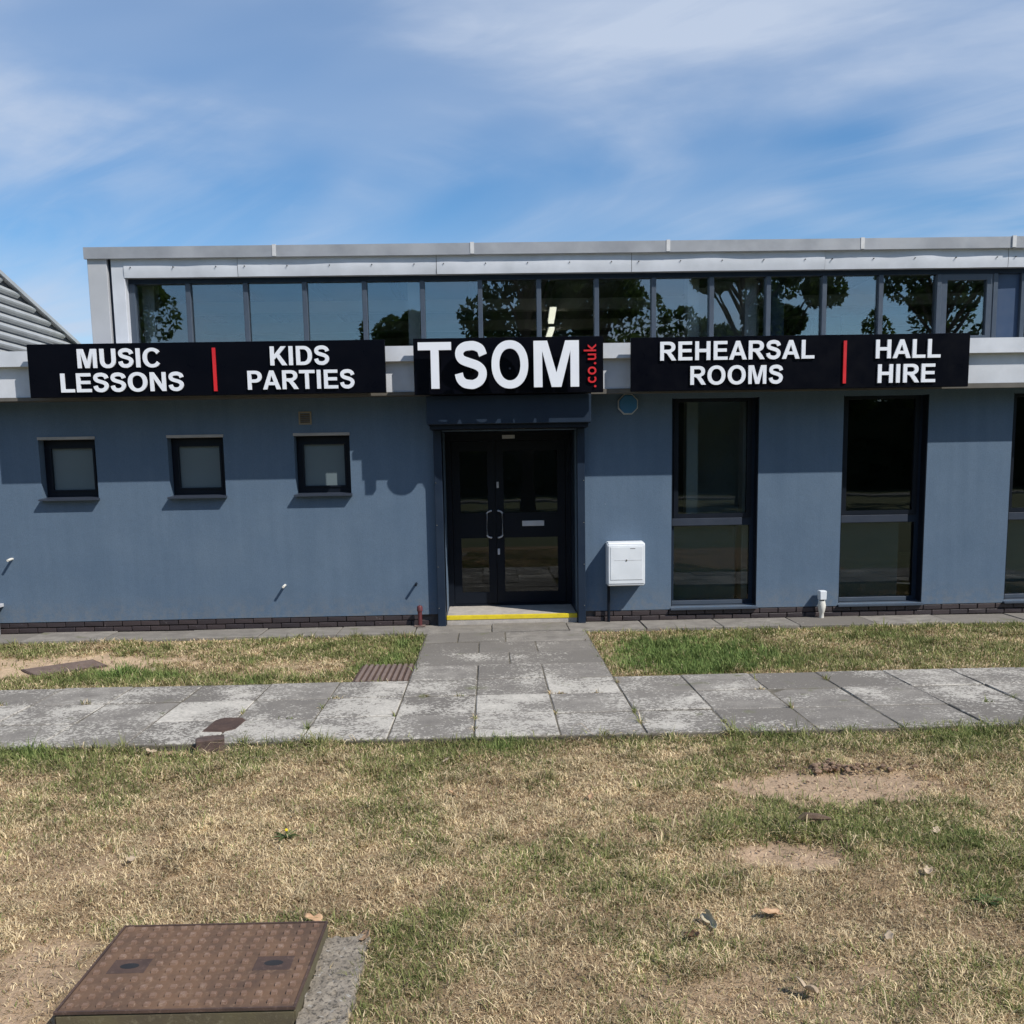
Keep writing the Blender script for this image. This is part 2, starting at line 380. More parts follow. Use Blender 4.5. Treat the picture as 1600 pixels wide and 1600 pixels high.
def vnoise(x, y, seed):
    xi = np.floor(x).astype(np.int64); yi = np.floor(y).astype(np.int64); fx = x-xi; fy = y-yi
    def h(i, j):
        n = (i*374761393 + j*668265263 + seed*2147483647) & 0xffffffff
        n = ((n ^ (n >> 13))*1274126177) & 0xffffffff
        return ((n ^ (n >> 16)) & 0xffff)/65535.
    sx = fx*fx*(3-2*fx); sy = fy*fy*(3-2*fy)
    return (h(xi, yi)*(1-sx)+h(xi+1, yi)*sx)*(1-sy)+(h(xi, yi+1)*(1-sx)+h(xi+1, yi+1)*sx)*sy
def fbm(x, y, seed, oct=4, sc=1.):
    a = 0; w = .5; t = 0
    for o in range(oct): a = a+w*vnoise(x*sc*2**o+17*o, y*sc*2**o+31*o, seed+o); t += w; w *= .55
    return a/t
def sstep(x, a, b): t = np.clip((x-a)/(b-a), 0, 1); return t*t*(3-2*t)

# ------------------------------------------------------------------ ground, lawns, paving
PAVE = .035
W = 11.25
g = MB(); g.quad((-400, -400, -.08), (400, -400, -.08), (400, 400, -.08), (-400, 400, -.08))
structure(g.build('ground', 'far_ground', fix=False))

MH = (-1.53, -.70, 3.03, 3.65)       # big manhole
def ell(x, y, cx, cy, rx, ry, wob=.35, seed=3):
    d = np.sqrt(((x-cx)/rx)**2+((y-cy)/ry)**2)+wob*(fbm(x, y, seed, 3, 5.)-.5)*2+.4*(fbm(x, y, seed+50, 2, 22.)-.5)
    return 1-sstep(d, .75, 1.15)
def bare_mask(x, y):
    b = ell(x, y, 2.03, 5.33, .68, .33)*.97
    b = np.maximum(b, ell(x, y, 1.46, 4.36, .29, .17, .4, 5)*.95)
    b = np.maximum(b, ell(x, y, -1.85, 3.2, .24, .62, .5, 6)*.75)
    b = np.maximum(b, ell(x, y, 1.0, 3.1, .5, .28, .6, 8)*.45)
    b = np.maximum(b, ell(x, y, -2.2, 4.5, .8, .45, .7, 9)*.35)
    b = np.maximum(b, ell(x, y, -4.45, 9.45, 1.35, .58, .5, 11)*.97)
    b = np.maximum(b, ell(x, y, -1.9, 9.0, .9, .35, .7, 12)*.45)
    b = np.maximum(b, sstep(-np.abs(y-8.27)+.12*(fbm(x, y, 14, 3, 3.)-.2), -.13, .0)*sstep(x, 1.0, 1.1)*(1-.5*sstep(x, 3.2, 4.5))*.8)
    b = np.maximum(b, ell(x, y, -2.25, 6.36, .5, .1, .5, 15)*.8)
    b = np.maximum(b, ell(x, y, 1.25, 9.3, .35, .9, .5, 16)*.5)
    return np.clip(b, 0, 1)
def green_mask(x, y):
    n = fbm(x, y, 21, 4, 1.6); n2 = fbm(x, y, 33, 3, 5.)
    front = y < 7.5
    gf = .05+1.15*(n-.5)+.55*(n2-.5)+.40*sstep(y, 5.75, 6.38)+.14*sstep(y, 4.3, 5.6)
    gf = gf+.36*ell(x, y, 1.75, 4.75, 1.1, .42, .6, 40)+.28*ell(x, y, 2.4, 3.95, .6, .4, .6, 41)+.14*ell(x, y, .2, 4.2, .6, .7, .7, 42)
    gf = gf-.25*ell(x, y, -1.2, 4.15, 1.2, .35, .5, 43)+.22*ell(x, y, -2.2, 5.9, .9, .4, .5, 44)+.3*ell(x, y, -.35, 3.3, .25, .5, .6, 45)
    gb = .34+1.0*(n-.5)+.6*(n2-.5)+.75*ell(x, y, 2.0, 9.1, .75, .9, .4, 50)+.12*sstep(x, 2., 3.)
    gb = gb+.35*ell(x, y, -1.1, 9.9, 1.1, .5, .5, 51)+.30*ell(x, y, -2.9, 8.75, 1.5, .4, .5, 52)-.18*ell(x, y, -2.2, 9.1, 1.0, .4, .5, 53)+.35*ell(x, y, -1., 9.0, .4, .5, .5, 54)
    return np.clip(np.where(front, gf, gb), 0, 1)
def lawn_z(x, y): return .030*(fbm(x, y, 60, 3, .9)-.5)+.012*(fbm(x, y, 61, 3, 6.)-.5)-.005
SOIL = np.array([.40, .285, .19]); THATCH = np.array([.30, .21, .125]); THG = np.array([.15, .135, .06]); SAND = np.array([.50, .365, .24])
def lawn_col(x, y):
    b = bare_mask(x, y)[:, None]; gm = green_mask(x, y)[:, None]
    n = fbm(x, y, 70, 4, 9.)[:, None]
    under = THATCH*(1-gm)+THG*gm
    n3 = fbm(x, y, 72, 4, 26.)[:, None]
    soil = np.where((y > 8)[:, None], SAND, SOIL)*(.55+.50*n+.40*n3)
    c = under*(.55+.8*n)*(1-b)+soil*b
    return c
def lawn(name, x0, x1, y0, y1, step):
    nx = int((x1-x0)/step)+1; ny = int((y1-y0)/step)+1
    X, Y = np.meshgrid(np.linspace(x0, x1, nx), np.linspace(y0, y1, ny)); x = X.ravel(); y = Y.ravel()
    z = lawn_z(x, y)
    b = bare_mask(x, y); z = z-.018*b+.012*b*(fbm(x, y, 62, 4, 14.)-.5)*2
    V = np.stack([x, y, z], 1).astype(np.float32)
    i = np.arange(nx-1)[None, :]+nx*np.arange(ny-1)[:, None]; i = i.ravel()
    F = np.stack([i, i+1, i+nx+1, i+nx], 1).astype(np.int32)
    me = bpy.data.meshes.new(name); me.vertices.add(len(V)); me.vertices.foreach_set('co', V.ravel())
    me.loops.add(F.size); me.loops.foreach_set('vertex_index', F.ravel()); me.polygons.add(len(F)); me.polygons.foreach_set('loop_start', np.arange(0, F.size, 4, dtype=np.int32))
    me.update(calc_edges=True); me.polygons.foreach_set('use_smooth', np.ones(len(F), dtype=bool))
    ca = me.color_attributes.new('Col', 'FLOAT_COLOR', 'POINT'); c = np.ones((len(V), 4), np.float32); c[:, :3] = np.clip(lawn_col(x, y), 0, 1); ca.data.foreach_set('color', c.ravel())
    me.materials.append(MATS['lawn_soil'])
    return structure(link(bpy.data.objects.new(name, me)))
COL0, S_ = -2.58, .61
XL, XR = COL0+3*S_, COL0+6*S_        # entrance path edges -0.75 .. 1.08
Y0 = 10.66
PF, PB = Y0-7*S_, Y0-4*S_            # crossing path 6.39 .. 8.22
lawn('front_lawn', -6.5, 6.5, 1.2, PF+.04, .05)
lawn('rear_lawn_left', -9, XL+.01, PB-.03, Y0+.02, .06)
lawn('rear_lawn_right', XR-.01, 9, PB-.03, Y0+.02, .06)

def slab_mesh(w, d, seed):
    r = random.Random(seed); bm = bmesh.new(); bmesh.ops.create_cube(bm, size=1)
    for v in bm.verts: v.co = Vector((v.co.x*(w-.011), v.co.y*(d-.016), v.co.z*.05-.025))
    bmesh.ops.bevel(bm, geom=bm.edges[:], offset=.006, segments=1, affect='EDGES')
    for v in bm.verts:
        v.co.x += r.uniform(-.003, .003); v.co.y += r.uniform(-.003, .003)
    me = bpy.data.meshes.new('slab'); bm.to_mesh(me); bm.free(); me.materials.append(MATS['paving_slab']); return me
SM = {}
def slab(parent, x0, x1, y0, y1, lichen):
    k = (round(x1-x0, 2), round(y1-y0, 2), rnd.randrange(3))
    if k not in SM: SM[k] = slab_mesh(k[0], k[1], hash(k) % 999)
    dz, rx, ry, rz = rnd.uniform(-.006, .006), rnd.uniform(-.010, .010), rnd.uniform(-.006, .006), rnd.uniform(-.004, .004)
    if x0 < -1.7 and x1 > -2.2 and y0 < 7.05: dz = rx = ry = 0.      # level round the stopcock cover
    o = place('slab', SM[k], ((x0+x1)/2, (y0+y1)/2, PAVE+dz), parent, (rx, ry, rz))
    o['lichen'] = lichen; return o
pm('joint_sand', (.075, .066, .05), (.16, .14, .105), 12, .95, .4, 90)
path = structure(box('path', 'joint_sand', None, -9, 9, PF-.02, PB+.01, -.05, PAVE-.008))
for r in range(3):
    y1 = PB-S_*r; y0 = y1-S_
    off = 0 if r != 1 else 0
    for k in range(-10, 19):
        x0 = COL0+S_*k+off
        li = .95+rnd.uniform(-.20, .20)
        if r == 0 and -3 <= k <= 8: li -= .22
        if k in (4, 2) and r > 0: li = 1.2
        if k == 5 and r == 0: li = 1.3
        if k == 5 and r > 0: li = .8
        if k > 6: li -= .30
        if k == 0 and r == 1: li = 1.35
        slab(path, x0, x0+S_, y0, y1, li)
entry = structure(box('entrance_path', 'joint_sand', None, XL-.005, XR+.005, PB+.012, Y0, -.05, PAVE-.008))
cuts = [[0, .37, .9, 1.83], [0, .61, 1.22, 1.83], [0, .92, 1.83], [0, .61, 1.22, 1.83]]
for r, cs in enumerate(cuts):
    y1 = Y0-S_*r; y0 = y1-S_
    for a, b in zip(cs, cs[1:]): slab(entry, XL+a, XL+b, y0, y1, (.15, .30, .45, .75)[r]+rnd.uniform(-.1, .1))
strip = structure(box('wall_pavement', 'joint_sand', None, -9, 9, Y0+.002, W+.02, -.05, PAVE-.026))
x = -9.0
while x < 9:
    slab(strip, x, x+.9, Y0+.003, W-.002, -.25+rnd.uniform(-.1, .12)); x += .9

# ------------------------------------------------------------------ building
B = thing('music_hall', (0, W, 0), 'long blue-grey rendered hall with pale metal roof band and upper window strip', 'building')
PX0, PX1 = -.55, 1.05                   # porch opening
SMALL = [(-5.285, -4.625), (-3.78, -3.125), (-2.295, -1.64)]; SZ = (1.64, 2.33)
TALL = [(2.195, 3.24), (4.255, 5.285), (6.31, 7.34)]; TZ = (.19, 2.70)
holes = [(a, b, *SZ) for a, b in SMALL]+[(a, b, *TZ) for a, b in TALL]+[(PX0, PX1, -1, 2.36)]
panel_holes(MB(), -9, 9, .165, 2.80, [(a, b, max(c, .164), d) for a, b, c, d in holes], W, W+.25).build('wall', 'render_wall', B, fix=False)
# plinth of dark bricks
pl = MB()
for a, b in ((-9, PX0-.1), (PX1+.1, 9)): pl.box(a, b, W+.045, W+.25, -.05, .16)
plinth = pl.build('plinth', 'mortar', B)
def brick_mesh(w, seed):
    r = random.Random(seed); bm = bmesh.new(); bmesh.ops.create_cube(bm, size=1)
    for v in bm.verts: v.co = Vector((v.co.x*w, v.co.y*.05, v.co.z*.056))
    bmesh.ops.bevel(bm, geom=bm.edges[:], offset=.004, segments=1, affect='EDGES')
    for v in bm.verts: v.co += Vector((r.uniform(-.002, .002),)*3)
    me = bpy.data.meshes.new('brick'); bm.to_mesh(me); bm.free(); me.materials.append(MATS['plinth_brick']); return me
BM_ = [brick_mesh(.215, i) for i in range(4)]; BH = [brick_mesh(.102, 9)]
for a, b in ((-6.6, PX0-.1), (PX1+.1, 7.6)):
    for c in range(3):
        z = .128-.066*c
        if z < -.01: continue
        x = a+(0 if c % 2 else .1125)
        while x+.225 < b:
            if not (a > 0 and any(t0-.02 < x+.11 < t1+.02 for t0, t1 in TALL) and False):
                place('brick', rnd.choice(BM_), (x+.1125, W+.028+rnd.uniform(-.002, .002), z), plinth)
            x += .225
# small windows
for a, b in SMALL:
    z0, z1 = SZ; yf = W+.13
    fr = panel_holes(MB(), a+.005, b-.005, z0+.005, z1-.005, [(a+.085, b-.085, z0+.10, z1-.10)], yf, yf+.07).build('window', 'anthracite_dark', B, fix=False)
    box('pane', 'glass_frosted', fr, a+.083, b-.083, yf+.03, yf+.04, z0+.098, z1-.098)
    panel_holes(MB(), a+.065, b-.065, z0+.08, z1-.08, [(a+.086, b-.086, z0+.101, z1-.101)], yf-.012, yf+.02).build('opening_frame', 'anthracite_dark', fr, fix=False)
    MB().prism([(W-.088, z0-.022), (W-.088, z0-.004), (W+.132, z0+.018), (W+.132, z0-.022)], a-.012, b+.012, 'x').build('sill', 'transom_grey', fr)
    box('head_trim', 'head_trim', fr, a-.005, b+.005, W-.012, W+.10, z1-.001, z1+.032)
# tall windows
for a, b in TALL:
    z0, z1 = TZ; yf = W+.14; tz = 1.22
    fr = panel_holes(MB(), a+.004, b-.004, z0+.004, z1+.05, [(a+.055, b-.055, z0+.06, tz-.05), (a+.055, b-.055, tz+.05, z1+.02)], yf, yf+.07).build('tall_window', 'anthracite', B, fix=False)
    panel_holes(MB(), a+.050, b-.050, tz+.048, z1+.03, [(a+.105, b-.105, tz+.10, z1-.04)], yf-.02, yf+.035).build('opening_frame', 'anthracite_dark', fr, fix=False)
    box('transom', 'transom_grey', fr, a+.02, b-.16, yf-.035, yf-.001, tz-.045, tz+.045, bevel=.004)
    box('pane', 'glass_tinted', fr, a+.104, b-.104, yf+.01, yf+.02, tz+.099, z1-.039)
    box('pane', 'glass_tinted', fr, a+.052, b-.052, yf+.025, yf+.035, z0+.058, tz-.049)
    box('reveal_lining', 'anthracite_dark', fr, a+.0005, a+.010, W+.004, yf-.001, z0+.012, z1+.05); box('reveal_lining', 'anthracite_dark', fr, b-.010, b-.0005, W+.004, yf-.001, z0+.012, z1+.05)
    box('blind', 'blind', fr, a+.03, b-.20, yf+.12, yf+.135, z0+.03, tz-.02)
    box('bottom_rail', 'mullion_grey', fr, a+.02, b-.14, yf-.028, yf-.001, z0+.012, z0+.062, bevel=.003)
    MB().prism([(W-.045, z0-.03), (W-.045, z0-.012), (W+.14, z0+.01), (W+.14, z0-.03)], a-.01, b+.01, 'x').build('sill', 'mullion_grey', fr)
# roof band below the upper windows
box('roof_band', 'cladding', B, -9, 9, 10.89, 11.5, 2.792, 3.262)
box('band_trim', 'trim_brown', B, -9, -.70, 10.872, 10.95, 2.752, 2.790); box('band_trim', 'trim_brown', B, 1.19, 9, 10.872, 10.95, 2.735, 2.790)
box('soffit', 'soffit', B, -9, 9, 10.951, 11.249, 2.765, 2.790)
xs = [-9, -6.6, -4.2, -1.8, .6, 3.0, 5.4, 7.8, 9]
for a, b in zip(xs, xs[1:]):
    MB().prism([(10.81, 3.125), (10.81, 3.292), (11.02, 3.315), (11.02, 3.264), (10.889, 3.264), (10.889, 3.125)], a+.002, b-.002, 'x').build('flashing', 'cladding', B)
# low roof left of the upper storey
box('low_roof', 'roof_felt', B, -8.0, -4.6, 11.501, 18.5, 3.05, 3.255)
# upper storey: columns at the left end, fascia, coping
GY = 11.45; CT = 4.50
box('end_column', 'end_panel', B, -4.575, -4.355, 11.28, 11.60, 3.20, 4.385, bevel=.004)
box('end_groove', 'anthracite', B, -4.353, -4.318, 11.34, 11.60, 3.20, 4.385)
box('end_pilaster', 'cladding', B, -4.316, -4.165, 11.30, 11.58, 3.20, 4.385, bevel=.004)
box('end_wall', 'end_panel', B, -4.575, -4.38, 11.602, 18.5, 3.05, 4.40)
def wavy_panel(name, mat, x0, x1, z0, z1, yf, amp, seed):
    mb = MB(); n = 24; m = 5
    for j in range(m+1):
        for i in range(n+1):
            u, v = i/n, j/m; x = x0+(x1-x0)*u; z = z0+(z1-z0)*v
            w = float(fbm(np.array([x*2.3]), np.array([z*3.+seed]), 5, 2)[0])-.5
            mb.v.append((x, yf+amp*w*2-.008*math.sin(math.pi*min(1, v*1.3)), z))
    for j in range(m):
        for i in range(n): k = j*(n+1)+i; mb.f.append((k, k+1, k+n+2, k+n+1))
    k = len(mb.v); mb.sm = True
    o = mb.build(name, mat, B, fix=False)
    t = x0+.08
    while t < x1-.03:
        MB().tube([(t, yf-.024, z0+.115), (t, yf+.02, z0+.115)], .006, 6).build('screw', 'seal_dark', o); t += .49
    return o
fx = [-4.17, -2.86, -.56, 1.72, 4.0, 6.18, 9]
for i, (a, b) in enumerate(zip(fx, fx[1:])): wavy_panel('fascia_panel', 'cladding', a+.003, b-.003, 4.165, 4.42, 11.30, .012, i*7.7)
box('fascia_backing', 'interior_wall', B, -4.17, 9, 11.335, 11.60, 4.17, 4.42)
cx = [-4.60, -2.42, -.14, 2.14, 4.42, 6.21, 9]
for i, (a, b) in enumerate(zip(cx, cx[1:])):
    z0 = 4.374+rnd.uniform(-.004, .004)
    y0 = 11.245 if i < 5 else 11.235
    MB().prism([(y0, z0), (y0, CT), (y0+.03, CT+.006), (11.75, CT+.03), (11.75, CT-.02), (11.40, CT-.08), (y0+.04, z0)], a+.004, b-.004, 'x').build('coping', 'coping_metal', B)
    if i: MB().prism([(y0-.006, z0+.006), (y0-.006, CT+.008), (y0+.2, CT+.018), (y0+.2, CT-.05), (y0+.02, z0+.006)], a-.022, a+.022, 'x').build('coping_joint', 'coping_joint', B)
box('upper_roof', 'roof_felt', B, -4.58, 9, 11.76, 18.5, 4.40, 4.52)
# glazing
MX = [-4.135, -3.48, -2.81, -2.12, -1.42, -.74, -.06, .635, 1.32, 2.00, 2.69, 3.37, 4.04, 4.72, 5.42, 6.10, 6.44, 7.12, 7.8, 8.5]
cf = MB().box(-4.165, 9, GY-.05, GY+.06, 4.115, 4.17).box(-4.165, 9, GY-.05, GY+.06, 3.24, 3.33).build('clerestory_frame', 'anthracite', B)
for i, mx in enumerate(MX):
    wd = .028 if i else .04
    box('mullion', 'mullion_grey', cf, mx-wd, mx+wd, GY-.055, GY+.06, 3.331, 4.114, bevel=.004)
for i, (a, b) in enumerate(zip(MX, MX[1:])):
    if i == 15:
        box('blue_panel', 'panel_blue', cf, a+.03, b-.03, GY-.01, GY+.02, 3.331, 4.114); continue
    if i == 14:
        fr = panel_holes(MB(), a+.03, b-.03, 3.332, 4.113, [(a+.10, b-.10, 3.40, 4.045)], GY-.045, GY+.03).build('opening_window', 'mullion_grey', cf, fix=False)
        box('pane', 'glass_clerestory', fr, a+.098, b-.098, GY-.01, GY, 3.398, 4.047); continue
    o = box('pane', 'glass_clerestory', cf, a+.026, b-.026, GY-.005, GY+.005, 3.329, 4.116); o.rotation_euler = (rnd.uniform(-.004, .004), 0, rnd.uniform(-.005, .005))
# inside
box('inside_floor', 'interior_floor', B, -9, 9, 12.3, 18.4, .05, .12)
box('inside_back_wall', 'interior_wall', B, -9, 9, 18.4, 18.6, .05, 4.39)
box('inside_ceiling', 'interior_ceiling', B, -4.37, 9, 11.62, 18.39, 4.30, 4.38)
box('inside_side_wall', 'interior_wall', B, 8.8, 9, 11.5, 18.39, .12, 4.29)
box('inside_side_wall', 'interior_wall', B, -9, -8.9, 11.5, 18.39, .12, 3.04)
box('inside_partition', 'interior_wall', B, -1.2, -1.1, 12.2, 18.39, .12, 3.0)
for x in (-4.02, -.86, 2.52, 3.22):
    box('inside_column', 'interior_white', B, x-.07, x+.07, 11.62, 11.80, .12, 4.29)
box('inside_white_wall', 'interior_white', B, 2.80, 3.60, 12.6, 12.7, .12, 4.29)
for yb in (13.2, 15.0, 16.8): box('ceiling_beam', 'interior_white', B, -4.36, 8.79, yb, yb+.15, 4.06, 4.209)
box('inside_blue_screen', 'panel_blue', B, 3.42, 3.66, 11.72, 11.76, .12, 4.29)
for k in range(13): box('ceiling_joist', 'interior_wall', B, -4.2+k*1.0, -4.12+k*1.0, 11.63, 18.38, 4.21, 4.299)
box('mezzanine', 'interior_wall', B, 3.7, 8.79, 12.9, 18.39, 2.95, 3.10)
for x0, x1, z1, lab in ((4.10, 4.42, 3.86, 'dark cabinet seen through the upper windows above HALL'), (4.46, 4.86, 3.88, 'wider dark cabinet seen through the upper windows, second one'), (5.30, 5.55, 3.84, 'narrow dark cabinet inside near the opening upper window')):
    t = thing('cabinet', ((x0+x1)/2, 13.2, 3.101), lab, 'cabinet', 'dark cabinets inside upstairs')
    box('carcass', 'interior_dark', t, x0, x1, 13.0, 13.4, 3.101, z1, bevel=.006); box('door', 'interior_dark', t, x0+.02, x1-.02, 12.98, 12.998, 3.14, z1-.03)
def strip_light(y0, y1, x0, x1, lab):
    t = thing('strip_light', (x0, y0, 4.0), lab, 'light', 'ceiling strip lights inside')
    MB().prism([(x0-.05, y0), (x0+.05, y0), (x1+.05, y1), (x1-.05, y1)], 4.02, 4.045).build('housing', 'white_plastic', t)
    MB().prism([(x0-.04, y0+.02), (x0+.04, y0+.02), (x1+.04, y1-.02), (x1-.04, y1-.02)], 3.985, 4.019).build('tube', 'tube_light', t)
    MB().tube([((x0+x1)/2, (y0+y1)/2, 4.045), ((x0+x1)/2, (y0+y1)/2, 4.30)], .008, 6).build('hanger', 'steel', t)
strip_light(12.75, 13.98, .90, .95, 'nearer of two lit strip lights seen through the upper windows')
strip_light(14.5, 15.8, 1.0, 1.02, 'farther of two lit strip lights seen through the upper windows')
# porch: header, jambs, recess, step, doors
HB = 2.415
box('porch_header', 'anthracite', B, -.695, 1.185, 10.83, W-.002, HB, 2.735, bevel=.006)
box('porch_header_lip', 'anthracite_dark', B, -.665, 1.155, 10.88, W-.003, HB-.05, HB-.001)
for a, b in ((-.645, PX0), (PX1, 1.14)):
    j = box('porch_jamb', 'anthracite', B, a, b, W-.10, W+.26, -.02, HB-.052, bevel=.004)
    for z in (.25, .75, 1.25, 1.75): MB().tube([((a+b)/2-.03*(1 if a < 0 else -1), W-.104, z), ((a+b)/2-.03*(1 if a < 0 else -1), W-.098, z)], .006, 8).build('bolt', 'steel', j)
DY = 12.10
box('recess_wall', 'render_wall', B, PX0-.08, PX0-.001, W+.262, DY+.15, -.02, 2.36); box('recess_wall', 'anthracite', B, PX1+.001, PX1+.08, W+.262, DY+.15, -.02, 2.36)
box('recess_ceiling', 'anthracite_dark', B, PX0, PX1, W-.05, DY+.12, 2.363, 2.41)
st = MB().box(PX0+.002, PX1-.002, W+.0, DY+.3, -.05, .135).build('step', 'step_concrete', B, .008)
box('yellow_nosing', 'yellow_paint', st, PX0+.004, PX1-.004, W-.006, W+.045, .088, .1395, bevel=.003)
df = panel_holes(MB(), PX0+.002, PX1-.002, .136, 2.362, [(-.475, .985, .16, 2.26)], DY-.03, DY+.07).build('door_frame', 'anthracite_dark', B, fix=False)
box('notice_label', 'white_label', df, .18, .34, DY-.038, DY-.032, 2.285, 2.330)
MEET = .085
def leaf(a, b, hx, right):
    o = panel_holes(MB(), a, b, .165, 2.255, [(a+.10, b-.10, .31, 1.02), (a+.10, b-.10, 1.34, 2.13)], DY-.012, DY+.045).build('door', 'anthracite_dark', B, fix=False)
    box('pane', 'glass_tinted', o, a+.098, b-.098, DY+.01, DY+.02, .308, 1.022); box('pane', 'glass_tinted', o, a+.098, b-.098, DY+.01, DY+.02, 1.338, 2.132)
    s = 1 if right else -1; xa = hx-s*.03
    MB().tube([(xa, DY-.012, 1.37), (xa, DY-.05, 1.37), (xa+s*.012, DY-.062, 1.368), (xa+s*.045, DY-.064, 1.355), (xa+s*.055, DY-.064, 1.335), (xa+s*.055, DY-.064, 1.06), (xa+s*.045, DY-.064, 1.04), (xa+s*.012, DY-.062, 1.027), (xa, DY-.05, 1.025), (xa, DY-.012, 1.025)], .011, 10).build('handle', 'satin_silver', o)
    return o
dl = leaf(-.47, MEET-.003, -.01, False); dr = leaf(MEET+.003, .98, .14, True)
for z in (1.70, .84): MB().box(MEET+.012, MEET+.042, DY-.022, DY-.0125, z-.04, z+.04).build('lock', 'satin_silver', dr, .004)
MB().box(.42, .705, DY-.022, DY-.0125, 1.165, 1.235).build('letter_plate', 'satin_silver', dr, .004)
# wall fittings that belong to the building
av = panel_holes(MB(), -2.225, -2.075, 2.46, 2.61, [(-2.208, -2.092, 2.477, 2.593)], W-.012, W+.01).build('air_vent', 'vent_frame', B, fix=False)
for k in range(5): box('louvre', 'vent_brown', av, -2.207, -2.093, W-.008+.001*k, W+.004, 2.479+.0225*k, 2.497+.0225*k)
for x, z in ((-5.70, .935), (-2.48, .555), (-.90, .545)):
    MB().tube([(x, W+.05, z), (x, W-.03, z+.001), (x, W-.11, z-.008)], .015, 10).build('overflow_pipe', 'white_pipe' if x < -1 else 'anthracite_dark', B)

# ------------------------------------------------------------------ signs
GL = {}
def arc(cx, cy, rx, ry, a0, a1, n=14, e=2.25):
    o = []
    for i in range(n+1):
        a = math.radians(a0+(a1-a0)*i/n); c, s_ = math.cos(a), math.sin(a)
        o.append((cx+rx*math.copysign(abs(c)**(2/e), c), cy+ry*math.copysign(abs(s_)**(2/e), s_)))
    return o
def s_shape():
    cp = [(.685, .71), (.625, .845), (.49, .91), (.375, .915), (.235, .89), (.14, .81), (.13, .70), (.20, .61), (.38, .545), (.55, .485), (.655, .39), (.665, .27), (.60, .155), (.47, .088), (.37, .083), (.235, .11), (.14, .20), (.105, .32)]
    P = [np.array(p) for p in cp]; P = [2*P[0]-P[1]]+P+[2*P[-1]-P[-2]]; C_ = []
    for i in range(1, len(P)-2):
        for k in range(4):
            u = k/4; a, b, c, d = P[i-1:i+3]
            C_.append(.5*((2*b)+(-a+c)*u+(2*a-5*b+4*c-d)*u*u+(-a+3*b-3*c+d)*u**3))
    C_.append(P[-2]); L_, R_ = [], []
    for i, p in enumerate(C_):
        d = C_[min(i+1, len(C_)-1)]-C_[max(i-1, 0)]; d = d/np.linalg.norm(d); n_ = np.array([-d[1], d[0]]); w_ = .097
        L_.append(tuple(p+n_*w_)); R_.append(tuple(p-n_*w_))
    return [L_+R_[::-1]]
SHAPES = dict(
 I=[[(0, 0), (.2, 0), (.2, 1), (0, 1)]],
 L=[[(0, 0), (.68, 0), (.68, .17), (.2, .17), (.2, 1), (0, 1)]],
 E=[[(0, 0), (.74, 0), (.74, .17), (.2, .17), (.2, .43), (.69, .43), (.69, .60), (.2, .60), (.2, .83), (.72, .83), (.72, 1), (0, 1)]],
 T=[[(.31, 0), (.51, 0), (.51, .83), (.82, .83), (.82, 1), (0, 1), (0, .83), (.31, .83)]],
 H=[[(0, 0), (.2, 0), (.2, .42), (.60, .42), (.60, 0), (.80, 0), (.80, 1), (.60, 1), (.60, .60), (.2, .60), (.2, 1), (0, 1)]],
 N=[[(0, 0), (.19, 0), (.19, .66), (.605, 0), (.80, 0), (.80, 1), (.61, 1), (.61, .34), (.195, 1), (0, 1)]],
 M=[[(0, 0), (.185, 0), (.185, .78), (.385, 0), (.595, 0), (.795, .78), (.795, 0), (.98, 0), (.98, 1), (.685, 1), (.49, .31), (.295, 1), (0, 1)]],
 K=[[(0, 0), (.2, 0), (.2, .29), (.335, .43), (.60, 0), (.86, 0), (.475, .575), (.83, 1), (.565, 1), (.2, .55), (.2, 1), (0, 1)]],
 A=[[(0, 0), (.215, 0), (.295, .225), (.64, .225), (.72, 0), (.94, 0), (.575, 1), (.365, 1)], [(.357, .39), (.468, .74), (.58, .39)]],
 D=[[(0, 0)]+arc(.38, .5, .43, .5, -90, 90, 18)+[(0, 1)], [(.2, .17)]+arc(.36, .5, .24, .33, -90, 90, 16)+[(.2, .83)]],
 P=[[(0, 0), (.2, 0), (.2, .37)]+arc(.40, .685, .35, .315, -90, 90, 14)+[(0, 1)], [(.2, .54)]+arc(.38, .685, .165, .145, -90, 90, 12)+[(.2, .83)]],
 R=[[(0, 0), (.2, 0), (.2, .415), (.26, .415), (.36, .37), (.61, 0), (.85, 0), (.70, .25), (.57, .41)]+arc(.45, .715, .35, .285, -62, 90, 12)+[(0, 1)], [(.2, .575)]+arc(.42, .705, .175, .13, -90, 90, 12)+[(.2, .835)]],
 U=[[(0, 1)]+arc(.4, .40, .4, .42, 180, 360, 20)+[(.8, 1), (.6, 1)]+arc(.4, .40, .2, .235, 360, 180, 16)+[(.2, 1)]],
 O=[arc(.49, .5, .49, .52, 0, 355, 39, 2.15), arc(.49, .5, .28, .345, 0, 354, 33, 2.15)],
 C=[arc(.48, .5, .48, .52, 36, 322, 30, 2.15)+arc(.48, .5, .275, .345, 328, 29, 26, 2.15)],
 S=s_shape())
